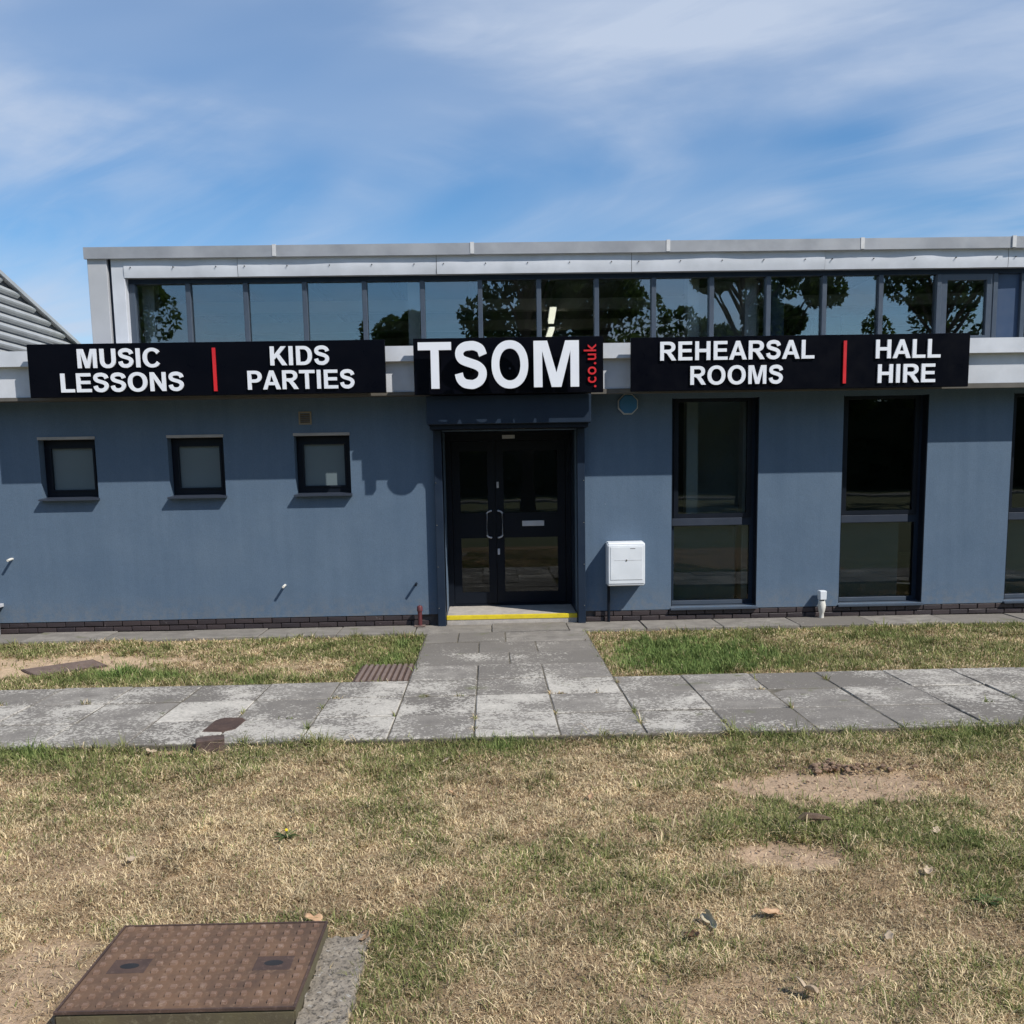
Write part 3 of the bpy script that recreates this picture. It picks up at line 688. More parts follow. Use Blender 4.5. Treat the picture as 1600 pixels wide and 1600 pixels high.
def glyph(ch, off):
    k = (ch, off)
    if k in GL: return GL[k]
    if ch in SHAPES:
        bm = bmesh.new(); ed = []
        for lp in SHAPES[ch]:
            vs_ = [bm.verts.new((x, y, -.5)) for x, y in lp]
            ed += [bm.edges.new((vs_[i], vs_[(i+1) % len(vs_)])) for i in range(len(vs_))]
        bmesh.ops.triangle_fill(bm, use_beauty=True, use_dissolve=False, edges=ed)
        ret = bmesh.ops.extrude_face_region(bm, geom=bm.faces[:])
        for v in [g_ for g_ in ret['geom'] if isinstance(g_, bmesh.types.BMVert)]: v.co.z = .5
        bmesh.ops.recalc_face_normals(bm, faces=bm.faces); bm.verts.index_update()
        v = np.array([tuple(p.co) for p in bm.verts]); faces = [tuple(q.index for q in f_.verts) for f_ in bm.faces]; bm.free()
        GL[k] = (v, faces); return GL[k]
    cu = bpy.data.curves.new('glyph', 'FONT'); cu.body = ch; cu.size = 1; cu.offset = off; cu.resolution_u = 6; cu.extrude = .5
    ob = bpy.data.objects.new('glyph', cu); C.objects.link(ob); dg = bpy.context.evaluated_depsgraph_get()
    me = bpy.data.meshes.new_from_object(ob.evaluated_get(dg)); n = len(me.vertices); v = np.empty(n*3, np.float32); me.vertices.foreach_get('co', v); v = v.reshape(-1, 3)
    bpy.data.objects.remove(ob); bpy.data.curves.remove(cu)
    faces = [tuple(p.vertices) for p in me.polygons]; bpy.data.meshes.remove(me)
    GL[k] = (v, faces); return GL[k]
LB = dict(A=.0, T=.02, O=.05, C=.05, S=.045); RBr = dict(A=.0, T=.02, O=.05, C=.04, S=.045, L=.02, K=.0, P=.03, R=.01, D=.05, E=.05)
def letters(text, x0, x1, z0, z1, y, depth, mat, parent, off=.03, vert=False, sp=1.0):
    cap = glyph('H', off)[0]; H = cap[:, 1].max()-cap[:, 1].min(); base = cap[:, 1].min()
    pen = 0; items = []
    for i, ch in enumerate(text):
        v, f = glyph(ch, off); w0, w1 = v[:, 0].min(), v[:, 0].max()
        if i: pen += sp*H*(RBr.get(text[i-1], .075)+LB.get(ch, .075)+.025)
        items.append((v, f, pen-w0)); pen += w1-w0
    zl = min(v[:, 1].min() for v, _, _ in items) if vert else base; zh = max(v[:, 1].max() for v, _, _ in items) if vert else base+H
    for v, f, dx in items:
        u = (v[:, 0]+dx)/pen; t = (v[:, 1]-zl)/(zh-zl); mb = MB()
        if vert: X = x1-(x1-x0)*t; X = x0+(x1-x0)*(1-t); Z = z0+(z1-z0)*u
        else: X = x0+(x1-x0)*u; Z = z0+(z1-z0)*t
        Yv = y-(v[:, 2]+.5)*depth
        mb.v = list(zip(X.tolist(), Yv.tolist(), Z.tolist())); mb.f = f
        o = mb.build('letter', mat, parent)
def sign_panel(t, x0, x1, z0, z1, y, thick):
    box('panel', 'black_sign', t, x0, x1, y, y+thick, z0, z1, bevel=.004)
    for x in (x0+.3, (x0+x1)/2, x1-.3): box('bracket', 'anthracite_dark', t, x-.02, x+.02, y+thick+.001, 10.809, z0+.36, z1-.12)
SY = 10.66
t = thing('sign', (-3.08, SY, 2.77), 'wide black sign reading MUSIC LESSONS and KIDS PARTIES', 'sign', 'black signs along the roof band')
sign_panel(t, -5.05, -1.125, 2.768, 3.345, SY, .05)
letters('MUSIC', -4.50, -3.60, 3.08, 3.285, SY-.001, .02, 'letter_white', t); letters('LESSONS', -4.70, -3.355, 2.82, 3.025, SY-.001, .02, 'letter_white', t)
letters('KIDS', -2.39, -1.74, 3.08, 3.285, SY-.001, .02, 'letter_white', t); letters('PARTIES', -2.65, -1.47, 2.82, 3.025, SY-.001, .02, 'letter_white', t)
box('divider', 'letter_red', t, -3.025, -2.99, SY-.02, SY-.001, 2.81, 3.28)
t = thing('sign', (3.53, SY, 2.74), 'wide black sign reading REHEARSAL ROOMS and HALL HIRE', 'sign', 'black signs along the roof band')
sign_panel(t, 1.615, 5.445, 2.738, 3.328, SY, .05)
letters('REHEARSAL', 1.94, 3.675, 3.07, 3.275, SY-.001, .02, 'letter_white', t); letters('ROOMS', 2.28, 3.325, 2.80, 3.005, SY-.001, .02, 'letter_white', t)
letters('HALL', 4.37, 5.105, 3.06, 3.265, SY-.001, .02, 'letter_white', t); letters('HIRE', 4.40, 5.055, 2.79, 2.995, SY-.001, .02, 'letter_white', t)
box('divider', 'letter_red', t, 4.005, 4.04, SY-.02, SY-.001, 2.79, 3.26)
t = thing('sign', (.25, SY, 2.74), 'black sign over the door with big white raised TSOM letters', 'sign', 'black signs along the roof band')
sign_panel(t, -.81, 1.305, 2.737, 3.35, SY, .05)
for ch, a, b in (('T', -.75, -.385), ('S', -.35, .005), ('O', .055, .46), ('M', .52, 1.02)):
    r_ = .006 if ch in 'SO' else 0
    letters(ch, a, b, 2.79, 3.29, SY-.10, .04, 'letter_white', t, off=.028 if ch != 'M' else .03)
    MB().tube([((a+b)/2-.0, SY-.101, 3.0), ((a+b)/2, SY-.001, 3.0)], .012, 8).build('standoff', 'anthracite_dark', t)
letters('.co.uk', 1.085, 1.225, 2.79, 3.265, SY-.001, .02, 'letter_red', t, off=.008, vert=True, sp=.8)

# ------------------------------------------------------------------ fittings standing at or fixed to the wall
t = thing('meter_box', (1.615, W-.11, .49), 'white plastic meter box on the wall right of the door', 'meter box')
mb_ = MB().prism([(W-.001, .49), (W-.20, .49), (W-.22, .51), (W-.22, .985), (W-.18, 1.01), (W-.001, 1.015)], 1.395, 1.84, 'x').build('case', 'white_plastic', t, .012, 2)
d_ = MB().box(1.425, 1.81, W-.2255, W-.219, .565, .96).build('door', 'white_plastic', t, .006)
MB().tube([(1.617, W-.231, .80), (1.617, W-.224, .80)], .011, 10).build('lock', 'steel', d_)
box('vent_slot', 'seal_dark', d_, 1.66, 1.72, W-.2268, W-.2252, .935, .941)
box('seam', 'white_label', d_, 1.47, 1.80, W-.2268, W-.2252, .797, .803)
MB().tube([(1.425, W-.05, .50), (1.425, W-.05, .03)], .018, 10).build('conduit', 'anthracite_dark', t)
t = thing('alarm_box', (1.665, W-.04, 2.52), 'blue octagonal alarm box with pale rim under the roof band', 'alarm box')
oc = [(1.665+.118*math.cos(math.radians(22.5+45*k))/math.cos(math.radians(22.5)), 2.635+.118*math.sin(math.radians(22.5+45*k))/math.cos(math.radians(22.5))) for k in range(8)]
MB().prism(oc, W-.03, W-.001, 'y').build('rim', 'white_label', t)
MB().prism([(1.665+(x-1.665)*.90, 2.635+(z-2.635)*.90) for x, z in oc], W-.055, W-.031, 'y').build('cover', 'alarm_blue', t, .008)
t = thing('standpipe', (-.862, W-.10, PAVE), 'short dark red capped pipe standing beside the porch', 'pipe')
MB().tube([(-.862, W-.10, PAVE), (-.862, W-.10, .22)], .026, 12).build('pipe', 'red_pipe', t)
MB().tube([(-.862, W-.10, .221), (-.862, W-.10, .27), (-.862, W-.10, .285), (-.862, W-.10, .292)], [.034, .034, .026, .006], 12).build('cap', 'red_pipe', t)
box('base_plate', 'worn_steel', t, -.93, -.80, W-.15, W-.06, PAVE+.004, PAVE+.014)
t = thing('vent_pipe', (4.02, W-.09, PAVE), 'short white plastic vent pipe with square cowl between the tall windows', 'pipe')
MB().tube([(4.02, W-.09, PAVE), (4.02, W-.09, .10), (4.02, W-.09, .11), (4.02, W-.09, .19), (4.02, W-.09, .25)], [.028, .028, .036, .05, .036], 12).build('pipe', 'white_pipe', t)
MB().prism([(3.982, .262), (4.058, .262), (4.062, .372), (3.978, .372)], W-.14, W-.04, 'y').build('cowl', 'white_plastic', t, .006)
MB().tube([(4.02, W-.09, .245), (4.02, W-.09, .265)], .03, 12).build('neck', 'seal_dark', t)
t = thing('downpipe', (-5.80, W-.09, PAVE), 'stub of grey downpipe at the left edge of the wall', 'pipe')
MB().tube([(-5.93, W-.09, PAVE), (-5.93, W-.09, .30), (-5.93, W-.07, .36)], .055, 14).build('pipe', 'grey_pipe', t)
box('bracket', 'white_label', t, -5.99, -5.845, W-.15, W-.002, .365, .405, bevel=.004)

# ------------------------------------------------------------------ neighbouring ribbed metal roof, far left
t = thing('metal_clad_building', (-8.5, 16, 3.0), 'pale ribbed metal gable of the neighbouring building at far left', 'building')
NX = -8.2; ztop = lambda y: 5.32-(y-16.58)*.275
MB().prism([(12.2, 0), (26, 0), (26, ztop(26)-.07), (12.2, ztop(12.2)-.07)], -13, NX, 'x').build('wall', 'corrugated_dark', t)
k = 0; z = 2.9
while z < 6.3:
    ye = min(25.5, 16.58+(5.32-z-.10)/.275)
    MB().prism([(NX+.002, z-.062), (NX+.045, z-.030), (NX+.055, z), (NX+.045, z+.030), (NX+.002, z+.062)], 12.25, ye, 'y').build('rib', 'corrugated', t)
    z += .155
MB().prism([(12.2, ztop(12.2)-.07), (26, ztop(26)-.07), (26, ztop(26)), (12.2, ztop(12.2))], -13.05, NX+.09, 'x').build('verge_trim', 'corrugated', t)

# ------------------------------------------------------------------ covers and small things on the ground
t = thing('manhole_cover', (-1.115, 3.34, 0), 'large rusty manhole cover with raised squares in the near lawn', 'manhole cover')
def rot_pt(x, y, cx, cy, a): c, s = math.cos(a), math.sin(a); return (cx+(x-cx)*c-(y-cy)*s, cy+(x-cx)*s+(y-cy)*c)
ra = -.012; cxm, cym = -1.115, 3.34
def rrect(x0, x1, y0, y1): return [rot_pt(x, y, cxm, cym, ra) for x, y in ((x0, y0), (x1, y0), (x1, y1), (x0, y1))]
ZT = .072
MB().prism(rrect(-1.53, -.70, 3.03, 3.65), -.06, ZT-.012).build('frame', 'mossy_iron', t, .008, 2)
def mhbowl():
    KH = [(-1.385, 3.33), (-.845, 3.33)]
    b = MB(); b.prism(rrect(-1.522, -.708, 3.038, 3.642), ZT-.0115, ZT-.004); lid = b.build('lid', 'rusty_lid', t, .003)
    for q in ((-1.53, -.70, 3.03, 3.0378), (-1.53, -.70, 3.6422, 3.65), (-1.53, -1.5222, 3.038, 3.642), (-.7078, -.70, 3.038, 3.642)):
        MB().prism(rrect(*q), ZT-.0115, ZT-.001).build('rim', 'rusty_dark', t)
    nx, ny = 15, 11; ms = []
    for q in (.0105, .0115, .0125):
        m_ = MB(); h = .011
        m_.v = [(-q, -q, 0), (q, -q, 0), (q, q, 0), (-q, q, 0), (-q*.78, -q*.78, h), (q*.78, -q*.78, h), (q*.78, q*.78, h), (-q*.78, q*.78, h)]
        me = bpy.data.meshes.new('raised_square'); me.from_pydata(m_.v, [], [(4, 5, 6, 7), (0, 1, 5, 4), (1, 2, 6, 5), (2, 3, 7, 6), (3, 0, 4, 7)]); me.materials.append(MATS['rusty_iron']); ms.append(me)
    for i in range(nx):
        for j in range(ny):
            x = -1.49+.75*i/(nx-1); y = 3.068+.545*j/(ny-1)
            if any(abs(x-kx) < .075 and abs(y-ky) < .055 for kx, ky in KH): continue
            px, py = rot_pt(x, y, cxm, cym, ra)
            place('raised_square', rnd.choice(ms), (px, py, ZT-.0042-rnd.uniform(0, .004)), t, (0, 0, ra+rnd.uniform(-.06, .06)))
    for kx, ky in KH:
        hx, hy = rot_pt(kx, ky, cxm, cym, ra)
        kh = MB().prism([(hx+.07*a, hy+.05*b) for a, b in ((-1, -1), (1, -1), (1, 1), (-1, 1))], ZT-.0044, ZT-.0026).build('lifting_plate', 'rusty_dark', t, .001)
        MB().prism([(hx+.036*math.cos(2*math.pi*i/14), hy+.020*math.sin(2*math.pi*i/14)) for i in range(14)], ZT-.0030, ZT-.0022).build('lifting_hole', 'seal_dark', kh)
mhbowl()
def rough_block(name, mat, parent, x0, x1, y0, y1, z0, z1, amp, seed, n=10):
    r = random.Random(seed); mb = MB(); m = max(3, int(n*(y1-y0)/(x1-x0)))
    for j in range(m+1):
        for i in range(n+1):
            ed = min(i, n-i, j, m-j) == 0
            mb.v.append((x0+(x1-x0)*i/n+(r.uniform(-amp, amp)*.5), y0+(y1-y0)*j/m+r.uniform(-amp, amp)*.5, (z0 if ed else z1+r.uniform(-amp, amp)*.35)))
    for j in range(m):
        for i in range(n): k = j*(n+1)+i; mb.f.append((k, k+1, k+n+2, k+n+1))
    mb.sm = True
    return mb.build(name, mat, parent)
rough_block('concrete_surround', 'old_concrete', t, -.72, -.51, 2.75, 3.64, -.05, .016, .020, 1, 12)
rough_block('concrete_surround', 'old_concrete', t, -1.56, -.68, 3.64, 3.70, -.05, .000, .014, 3, 30)
def ribbed_cover(cx, cy, w, d, z, n, ang, fr_, lab, mat, mat2, rh=.016):
    t = thing('drain_cover', (cx, cy, z), lab, 'drain cover')
    pts = [rot_pt(cx+a*w/2, cy+b*d/2, cx, cy, ang) for a, b in ((-1, -1), (1, -1), (1, 1), (-1, 1))]
    MB().prism(pts, z-.05, z).build('plate', mat2, t, .004)
    for k in range(n):
        xc = cx-w/2+.02+(w-.04)*(k+.5)/n; hw = (w-.04)/n*fr_
        q = [rot_pt(px, py, cx, cy, ang) for px, py in ((xc-hw, cy-d/2+.02), (xc+hw, cy-d/2+.02), (xc+hw, cy+d/2-.02), (xc-hw, cy+d/2-.02))]
        MB().prism(q, z+.0005, z+rh).build('rib', mat, t, .002)
    return t
ribbed_cover(-1.005, 8.60, .53, .74, .022, 9, 0.0, .27, 'brown ribbed metal drain cover beside the entrance path', 'worn_steel', 'rusty_dark')
ribbed_cover(-4.32, 9.37, .46, .70, -.012, 7, -.86, .25, 'weathered ribbed cover set askew in the bare earth', 'worn_steel', 'rusty_dark', .0055)
t = thing('stopcock_cover', (-2.01, 6.85, PAVE), 'small rusty stopcock cover set into the paved path', 'cover')
sc_ = [(-2.13, 6.68), (-1.97, 6.66), (-1.90, 6.73), (-1.885, 6.98), (-1.93, 7.05), (-2.07, 7.06), (-2.12, 6.99)]
sc_ = [(x+.0, y) for x, y in sc_]
MB().prism(sc_, PAVE-.02, PAVE+.004).build('frame', 'rusty_dark', t, .004)
MB().prism([(-2.01+(x+2.01)*.82, 6.86+(y-6.86)*.84) for x, y in sc_], PAVE+.0042, PAVE+.0065).build('lid', 'rusty_dark', t, .003)
b_ = MB().prism([(-2.05, 6.28), (-1.87, 6.34), (-1.90, 6.45), (-2.03, 6.42), (-2.075, 6.36)], -.01, .078).build('loose_brick', 'old_brick', None, .006)
tag(b_, 'dark broken half brick lying at the edge of the path', 'brick')
def bark_piece():
    mb = MB(); n = 14
    for j in range(2):
        for i in range(n+1):
            for s in (-1, 1):
                pass
    pts = [(1.585+.0, 4.665, .03), (1.63, 4.675, .045), (1.69, 4.67, .042), (1.76, 4.668, .03)]
    mb.tube(pts, [.012, .03, .026, .008], 8)
    mb.v = [(x, y, .034+(z-.012)*.8) for x, y, z in mb.v]
    return tag(mb.build('bark_piece', 'bark_chip', None), 'dark piece of bark lying between the two bare patches', 'bark')
bark_piece()

# dead leaves
def leaf_mesh(seed, curl, lobes=5):
    r = random.Random(seed); mb = MB(); n = 18; rings = 4
    mb.v.append((0, 0, 0))
    for k in range(1, rings+1):
        for i in range(n):
            a = 2*math.pi*i/n; rad = (.55+.45*abs(math.cos(lobes*a/2))**.8)*(1.15 if math.cos(a) > .6 else .9)*k/rings
            x, y = rad*math.cos(a), rad*math.sin(a)*.8
            z = curl*(y*y*1.1+.35*x*x)+.10*math.sin(5*x+seed)*y+r.uniform(-.02, .02)
            mb.v.append((x*.5, y*.5*(1-.35*curl), z*.5))
    for i in range(n): mb.f.append((0, 1+i, 1+(i+1) % n))
    for k in range(rings-1):
        for i in range(n): a = 1+k*n; j = (i+1) % n; mb.f.append((a+i, a+n+i, a+n+j, a+j))
    V = np.array(mb.v); me = bpy.data.meshes.new('dead_leaf'); me.from_pydata([tuple(p) for p in V], [], mb.f)
    bm = bmesh.new(); bm.from_mesh(me); ret = bmesh.ops.extrude_face_region(bm, geom=bm.faces[:])
    for v in [g_ for g_ in ret['geom'] if isinstance(g_, bmesh.types.BMVert)]: v.co.z -= .012
    bmesh.ops.recalc_face_normals(bm, faces=bm.faces); bm.to_mesh(me); bm.free()
    for p in me.polygons: p.use_smooth = True
    return me
LEAVES = [
 (.89, 3.67, .075, 'dead_leaf_grey', 1.1, 'upright pale folded dead leaf in the near lawn'),
 (1.16, 3.71, .075, 'dead_leaf', .5, 'orange-tan dead leaf right of the folded pale leaf'),
 (.79, 3.53, .055, 'dead_leaf_brown', .9, 'dark brown curled dead leaf in front of the folded pale leaf'),
 (1.11, 3.12, .065, 'dead_leaf_pale', .9, 'crumpled pale dead leaf nearest the viewer on the right'),
 (1.56, 3.48, .045, 'dead_leaf_pale', .4, 'small flat pale leaf alone on the dry right lawn'),
 (-.54, 3.60, .075, 'dead_leaf', .4, 'tan dead leaf on the concrete right of the big manhole cover'),
 (-.77, 3.76, .055, 'dead_leaf', .6, 'reddish tan dead leaf behind the corner of the big manhole cover'),
 (2.00, 4.08, .055, 'dead_leaf_pale', .8, 'pale curled dead leaf among the green grass at right'),
 (-1.25, 3.69, .05, 'dead_leaf_pale', .3, 'flat pale dead leaf at the far edge of the big manhole cover')]
LEAVES += [(x, y, s, m, .5, lab) for x, y, s, m, lab in (
 (-.26, 5.28, .05, 'dead_leaf', 'small orange-tan leaf in the middle of the front lawn'),
 (-.9, 5.75, .05, 'dead_leaf', 'small tan leaf in the lawn left of the path line, behind the weed'),
 (-.32, 5.9, .04, 'dead_leaf_pale', 'tiny pale leaf close to the path in front of the door'),
 (-1.8, 4.43, .05, 'dead_leaf_pale', 'pale leaf in the dry grass behind the left of the manhole cover'),
 (.55, 5.15, .045, 'dead_leaf', 'small tan leaf on the lawn left of the large bare patch'),
 (2.26, 4.55, .045, 'dead_leaf_pale', 'small pale leaf on the lawn right of the bark piece'),
 (-2.35, 6.25, .06, 'dead_leaf_pale', 'pale leaf lying left of the broken brick by the path'),
 (-2.2, 6.22, .05, 'dead_leaf', 'tan leaf nearest the broken brick by the path'),
 (-3.3, 9.0, .06, 'dead_leaf_pale', 'pale leaf on the rear lawn right of the askew cover'),
 (2.75, 5.2, .05, 'dead_leaf', 'tan leaf at the right end of the large bare patch'))]
LM = {}
for i, (x, y, s, m, cu, lab) in enumerate(LEAVES):
    me = leaf_mesh(i, cu, 5 if i % 3 else 3); me.materials.append(MATS[m])
    o = place('dead_leaf', me, (x, y, float(lawn_z(np.array([x]), np.array([y]))[0])+.028), None, (rnd.uniform(-.5, .5) if i else .9, rnd.uniform(-.5, .5), rnd.uniform(0, 6.28)))
    o.scale = (s*1.5,)*3
    tag(o, lab, 'leaf', 'dead leaves on the lawn')
    
# weeds
def weed(name, x, y, n, ln, wd, lab, flower=False):
    z0 = float(lawn_z(np.array([x]), np.array([y]))[0]); t = thing(name, (x, y, z0), lab, 'plant')
    mb = MB()
    for k in range(n):
        a = 2*math.pi*k/n+rnd.uniform(-.4, .4); L_ = ln*rnd.uniform(.6, 1.1); up = rnd.uniform(.25, .8); d = Vector((math.cos(a), math.sin(a), 0)); s_ = Vector((-d.y, d.x, 0))
        ps = []
        for j in range(6):
            u = j/5; w_ = wd*math.sin(math.pi*min(1, .12+.88*u))*(1 if j < 5 else .1)
            c = Vector((x, y, z0))+d*L_*u+Vector((0, 0, L_*(up*u-.55*up*u*u)+.01)); ps.append((c-s_*w_, c+Vector((0, 0, -.004)), c+s_*w_))
        for p, q in zip(ps, ps[1:]):
            mb.quad(tuple(p[0]), tuple(p[1]), tuple(q[1]), tuple(q[0])); mb.quad(tuple(p[1]), tuple(p[2]), tuple(q[2]), tuple(q[1]))
    mb.build('leaves', 'weed_leaf', t, fix=False)
    if flower:
        MB().tube([(x, y, z0), (x+.005, y-.01, z0+.05)], .0025, 6).build('stem', 'weed_leaf', t)
        MB().tube([(x+.005, y-.01, z0+.051), (x+.006, y-.012, z0+.055), (x+.007, y-.014, z0+.060)], [.003, .009, .006], 9).build('flower', 'flower_yellow', t)
weed('broadleaf_weed', 2.12, 3.78, 22, .075, .009, 'dark green broad-leaved weed at the right of the lawn')
weed('flowering_weed', -1.10, 4.72, 26, .075, .004, 'green weed with a single yellow flower in the dry lawn', True)
weed('broadleaf_weed', 2.05, 6.36, 16, .075, .010, 'leafy green weed at the front edge of the path')

# crumbs of earth thrown up at the back of the large bare patch
def crumbs():
    mb = MB(); r = random.Random(5)
    def lump(x, y, z, s):
        k = len(mb.v); bm = bmesh.new(); bmesh.ops.create_icosphere(bm, subdivisions=1, radius=s)
        for v in bm.verts: v.co = Vector((v.co.x*r.uniform(.7, 1.4), v.co.y*r.uniform(.7, 1.3), v.co.z*r.uniform(.5, .9)))
        for v in bm.verts: mb.v.append((x+v.co.x, y+v.co.y, z+v.co.z))
        bm.verts.index_update()
        for f_ in bm.faces: mb.f.append(tuple(k+v.index for v in f_.verts))
        bm.free()
    for i in range(110):
        x = r.gauss(2.20, .17) if i < 80 else r.gauss(2.05, .04); y = r.gauss(5.62, .035); lump(x, y, .0+abs(r.gauss(0, .014)), r.uniform(.004, .020))
    for i in range(60):
        a = r.uniform(0, 6.28); q = math.sqrt(r.random()); lump(2.03+.62*q*math.cos(a), 5.33+.3*q*math.sin(a), -.008, r.uniform(.003, .010))
    for i in range(14): lump(r.gauss(1.46, .12), r.gauss(4.36, .07), -.008, r.uniform(.003, .009))
    for i in range(30): lump(r.gauss(-4.4, .6), r.gauss(9.4, .22), -.006, r.uniform(.004, .014))
    o = mb.build('earth_crumbs', 'soil_crumb', None); o['kind'] = 'stuff'
    tag(o, 'crumbs of dry brown earth on the bare patches of lawn', 'earth')
crumbs()

# ------------------------------------------------------------------ grass
def grass():
    R = np.random.RandomState(11)
    def scatter(n, x0, x1, y0, y1):
        m = n//9; cx, cy = R.uniform(x0, x1, m), R.uniform(y0, y1, m); k = R.randint(0, m, n)
        s_ = np.where(R.rand(n) < .75, R.uniform(.005, .016, n), .05)
        return cx[k]+R.normal(0, 1, n)*s_, cy[k]+R.normal(0, 1, n)*s_
    Xs, Ys = [], []
    x, y = scatter(1300000, -5.2, 5.2, 2.3, PF+.10)
    k = (np.abs(x-.02*y) < .60*y+.75) & (R.rand(len(x)) < np.interp(y, [2.3, 3.5, 6.5], [1., .95, .66])); x, y = x[k], y[k]
    edge = PF+.10*fbm(x, y*0, 80, 3, 2.5)-.03+.03*sstep(x, .5, 3.); k = y < edge; Xs.append(x[k]); Ys.append(y[k])
    for (a, b) in ((-7.6, XL+.02), (XR-.03, 8.0)):
        x, y = scatter(int((b-a)*2.45*9500), a, b, PB-.06, Y0+.02)
        k = (y > PB-.07+.10*fbm(x, y*0, 83, 3, 2.)) & (y < Y0-.02+.03*fbm(x, y*0, 84, 2, 3.))
        Xs.append(x[k]); Ys.append(y[k])
    for k in range(46):                                             # tufts in the paving joints
        if k % 2: cx, cy = COL0+S_*R.randint(-4, 14)+R.normal(0, .004), R.uniform(PF+.05, PB)
        else: cx, cy = R.uniform(-5, 6), PB-S_*R.randint(0, 3)-.002
        m = R.randint(12, 45); Xs.append(cx+R.normal(0, .022, m)*(1 if k % 2 == 0 else .3)); Ys.append(cy+R.normal(0, .022, m)*(.3 if k % 2 == 0 else 1))
    x = np.concatenate(Xs); y = np.concatenate(Ys)
    b = bare_mask(x, y); gm = green_mask(x, y)
    keep = R.rand(len(x)) > b*.985
    th = fbm(x, y, 90, 3, 7.); keep &= R.rand(len(x)) < .35+1.1*th
    def out(x0, x1, y0, y1): return ~((x > x0) & (x < x1) & (y > y0) & (y < y1))
    keep &= out(MH[0]+.01, MH[1]-.01, MH[2]-.05, MH[3]+.01)
    keep &= out(-.71, -.545, 2.8, 3.60) | (R.rand(len(x)) < .05); keep &= out(-1.64, -1.52, 2.8, 3.56) | (R.rand(len(x)) < .30)
    keep &= out(-1.28, -.735, 8.22, 8.98) & out(-2.12, -1.83, 6.20, 6.46)
    dx, dy = x+4.32, y-9.37; c, s = math.cos(-.86), math.sin(-.86); keep &= ~((np.abs(dx*c+dy*s) < .24) & (np.abs(-dx*s+dy*c) < .36))
    x, y, gm, b = x[keep], y[keep], gm[keep], b[keep]; n = len(x)
    z = lawn_z(x, y)-.018*b-.004; z = np.where((y > PF+.1) & (y < PB-.075), PAVE-.009, z)
    far = y > 7.5
    isg = R.rand(n) < np.clip(gm*1.15-.05, .04, .96)
    ln = np.where(R.rand(n) < .25, R.uniform(.035, .065, n), R.uniform(.014, .036, n))*(.75+.6*gm)*np.where(isg, 1.1, .95)*np.where(far, 1.15, 1); lie = R.rand(n) < .02; ln *= np.where(lie & ~far, 2.3, 1.); ln *= 1+.9*sstep(fbm(x, y, 120, 2, 4.5), .66, .74)
    edgeb = sstep(y, PF-.16, PF)*(y < PF+.2); ln *= 1+.3*edgeb
    wd = R.uniform(.0010, .0021, n)*(1+.17*(y-3)); 
    az = R.uniform(0, 2*np.pi, n); lean = np.where(isg, R.uniform(.3, 1.3, n), R.uniform(.8, 1.52, n))
    lean = np.where(lie, 1.42, lean)
    d = np.stack([np.cos(az), np.sin(az)], 1); sd = np.stack([-d[:, 1], d[:, 0]], 1)
    tw = R.uniform(-.7, .7, n); sd = np.stack([sd[:, 0]*np.cos(tw)-sd[:, 1]*np.sin(tw), sd[:, 0]*np.sin(tw)+sd[:, 1]*np.cos(tw)], 1)
    P = np.stack([x, y, z], 1); S3 = np.concatenate([sd, np.zeros((n, 1))], 1)*wd[:, None]
    l1 = lean*.55; l2 = lean*1.25
    M1 = P+np.concatenate([d*(np.sin(l1)*ln*.55)[:, None], (np.cos(l1)*ln*.55)[:, None]], 1)
    T = M1+np.concatenate([d*(np.sin(l2)*ln*.5)[:, None], (np.cos(l2)*ln*.5)[:, None]], 1)
    V = np.stack([P-S3*.9, P+S3*.9, M1-S3, M1+S3, T], 1).reshape(-1, 3).astype(np.float32)
    base = (np.arange(n)*5)[:, None]
    F = (base[:, :, None]+np.array([[0, 1, 3], [0, 3, 2], [2, 3, 4]])[None]).reshape(-1, 3).astype(np.int32)
    # colours: green to olive blades, straw to brown dead ones
    r1 = R.rand(n)[:, None]; r2 = R.rand(n)[:, None]
    lush = sstep(gm, .7, 1.)[:, None]
    gcol = (np.array([.125, .160, .045])*(1-r1)+np.array([.31, .31, .125])*r1)*(1-lush)+(np.array([.10, .165, .045])*(1-r1)+np.array([.24, .30, .095])*r1)*lush
    mix_ = sstep(fbm(x, y, 97, 4, 3.2), .38, .62)[:, None]           # paler straw here, browner thatch there
    straw = np.array([.53, .41, .23])*(1-r1)+np.array([.78, .64, .41])*r1
    brown = np.array([.26, .18, .10])*(1-r1)+np.array([.47, .345, .21])*r1
    dcol = np.where(r2 < .45+.4*mix_, straw, brown)
    col = np.where(isg[:, None], gcol, dcol)
    tint = (.60+.80*fbm(x, y, 95, 4, 7.))[:, None]; col = np.clip(col*tint*R.uniform(.8, 1.15, (n, 1)), 0, 1)
    cc = np.ones((n, 5, 4), np.float32); cc[:, :, :3] = col[:, None, :]
    me = bpy.data.meshes.new('grass'); me.vertices.add(len(V)); me.vertices.foreach_set('co', V.ravel())
    me.loops.add(F.size); me.loops.foreach_set('vertex_index', F.ravel()); me.polygons.add(len(F)); me.polygons.foreach_set('loop_start', np.arange(0, F.size, 3, dtype=np.int32))
    me.update(calc_edges=True)
    ca = me.color_attributes.new('Col', 'FLOAT_COLOR', 'POINT'); ca.data.foreach_set('color', cc.ravel())
    me.materials.append(MATS['grass_blade'])
    o = link(bpy.data.objects.new('grass', me)); o['kind'] = 'stuff'
    tag(o, 'short parched lawn grass, straw coloured with green patches', 'grass')
    print('grass blades', n)
grass()

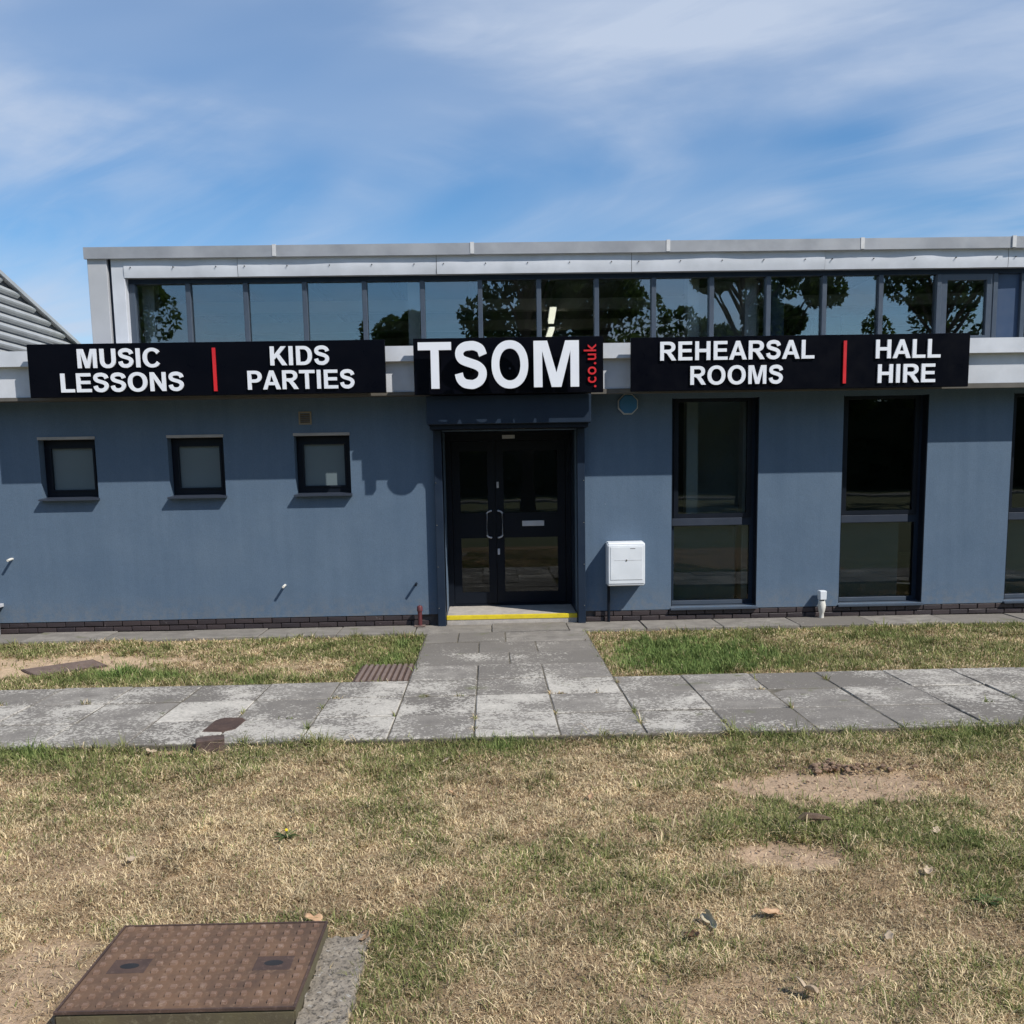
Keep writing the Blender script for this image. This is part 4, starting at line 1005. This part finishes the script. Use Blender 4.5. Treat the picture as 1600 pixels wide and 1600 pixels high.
# ------------------------------------------------------------------ trees behind the viewer (seen reflected in the glass), plus an added dark hedge
def leaf_cloud(r, lumps, count, size):
    mb_v = []; f = []
    for i in range(count):
        cx, cy, cz, rr = lumps[r.randrange(len(lumps))]
        while True:
            p = Vector((r.uniform(-1, 1), r.uniform(-1, 1), r.uniform(-1, 1)))
            if .25 < p.length < 1: break
        p = p.normalized()*(p.length**.5)*rr; c = Vector((cx, cy, cz))+p
        a = Vector((r.gauss(0, 1), r.gauss(0, 1), r.gauss(0, 1))).normalized(); b = a.orthogonal().normalized(); s = size*r.uniform(.6, 1.3)
        k = len(mb_v); mb_v += [tuple(c-a*s), tuple(c+b*s*.5), tuple(c+a*s), tuple(c-b*s*.5)]; f.append((k, k+1, k+2, k+3))
    return mb_v, f
def make_tree(name, x, y, h, sp, seed, lab, cat='tree', grp=None):
    r = random.Random(seed); t = thing(name, (x, y, -.08), lab, cat, grp)
    tr = MB(); top = Vector((x+r.uniform(-.3, .3), y, h*.72)); tr.tube([(x, y, -.1), (x+.05, y, h*.2), (x-.05, y+.1, h*.45), tuple(top)], [h*.03, h*.022, h*.015, h*.005], 9)
    lumps = []
    for i in range(26):
        a = r.uniform(0, 6.28); q = sp*r.uniform(.2, 1.05); z = h*r.uniform(.26, .95)
        q *= 1.0 if z < h*.65 else .6
        e = Vector((x+q*math.cos(a), y+q*math.sin(a), z)); s0 = Vector((x, y, max(h*.15, z-q*.8-h*.1)))
        tr.tube([tuple(s0), tuple((s0+e)/2+Vector((0, 0, .15))), tuple(e)], [h*.008, h*.005, .015], 6)
        lumps.append((e.x, e.y, e.z, sp*r.uniform(.14, .34)))
    lumps.append((x, y, h*.88, sp*.33))
    tr.build('trunk', 'bark', t)
    v, f = leaf_cloud(r, lumps, 9500, .17); mb = MB(); mb.v = v; mb.f = f; mb.build('crown', 'leaf_dark', t, fix=False)
TREES = [(-4.4, -22, 9.2, 2.6), (1.8, -20, 14, 4.2), (5.6, -24, 15, 4.0), (12.2, -22, 14, 4.0), (15.2, -25, 12.5, 3.4), (22, -23, 14, 4.5), (-17.5, -24, 13, 4.0), (-10.5, -30, 8.0, 3.0)]
TL = ['low rounded tree reflected left of the big TSOM sign', 'tall tree reflected above the TSOM sign', 'tall tree reflected right of the strip lights', 'tall tree reflected above the rehearsal sign', 'medium tree reflected above the hall hire sign', 'broad tree standing far right behind the viewer', 'tree reflected at the far left of the upper windows', 'small distant tree standing behind the viewer on the left']
for i, (x, y, h, sp) in enumerate(TREES): make_tree('tree', x, y, h, sp, 100+i, TL[i], 'tree', 'trees behind the viewer')
def hedge():  # added dark mass that keeps bright horizon sky out of the lower windows
    r = random.Random(77); t = thing('hedge', (0, -46, -.08), 'long dark hedge added behind the viewer to darken the lower window reflections', 'hedge')
    lumps = [(x+r.uniform(-.8, .8), -46+r.uniform(-.8, .8), z+r.uniform(-.5, .9), r.uniform(1.2, 2.2)) for x in np.arange(-56, 58, 1.9) for z in (1., 3.2, 5.4, 7.6)]
    v, f = leaf_cloud(r, lumps, 22000, .34)
    core = MB()  # solid boxes added so no sky shows through the leaves
    for k in range(58):
        xa = -58+2*k; core.box(xa, xa+1.98, -46.6, -45.6, -.05, 7.2+r.uniform(-.9, .9))
    core.build('opaque_core', 'hedge_leaf', t); m = MB(); m.v = v; m.f = f; m.build('foliage', 'hedge_leaf', t, fix=False)
    s = MB()
    for x in np.arange(-56, 58, 2.0): s.tube([(x, -46, -.1), (x+.2, -46, 5)], .08, 6)
    s.build('stems', 'bark', t)
hedge()
pm('asphalt', (.20, .195, .19), (.15, .15, .15), 3, .9, .3, 60)
structure(box('road', 'asphalt', None, -120, 120, -37, -31.5, -.10, -.07))
structure(box('road_kerb', 'step_concrete', None, -120, 120, -31.49, -31.35, -.10, .03))
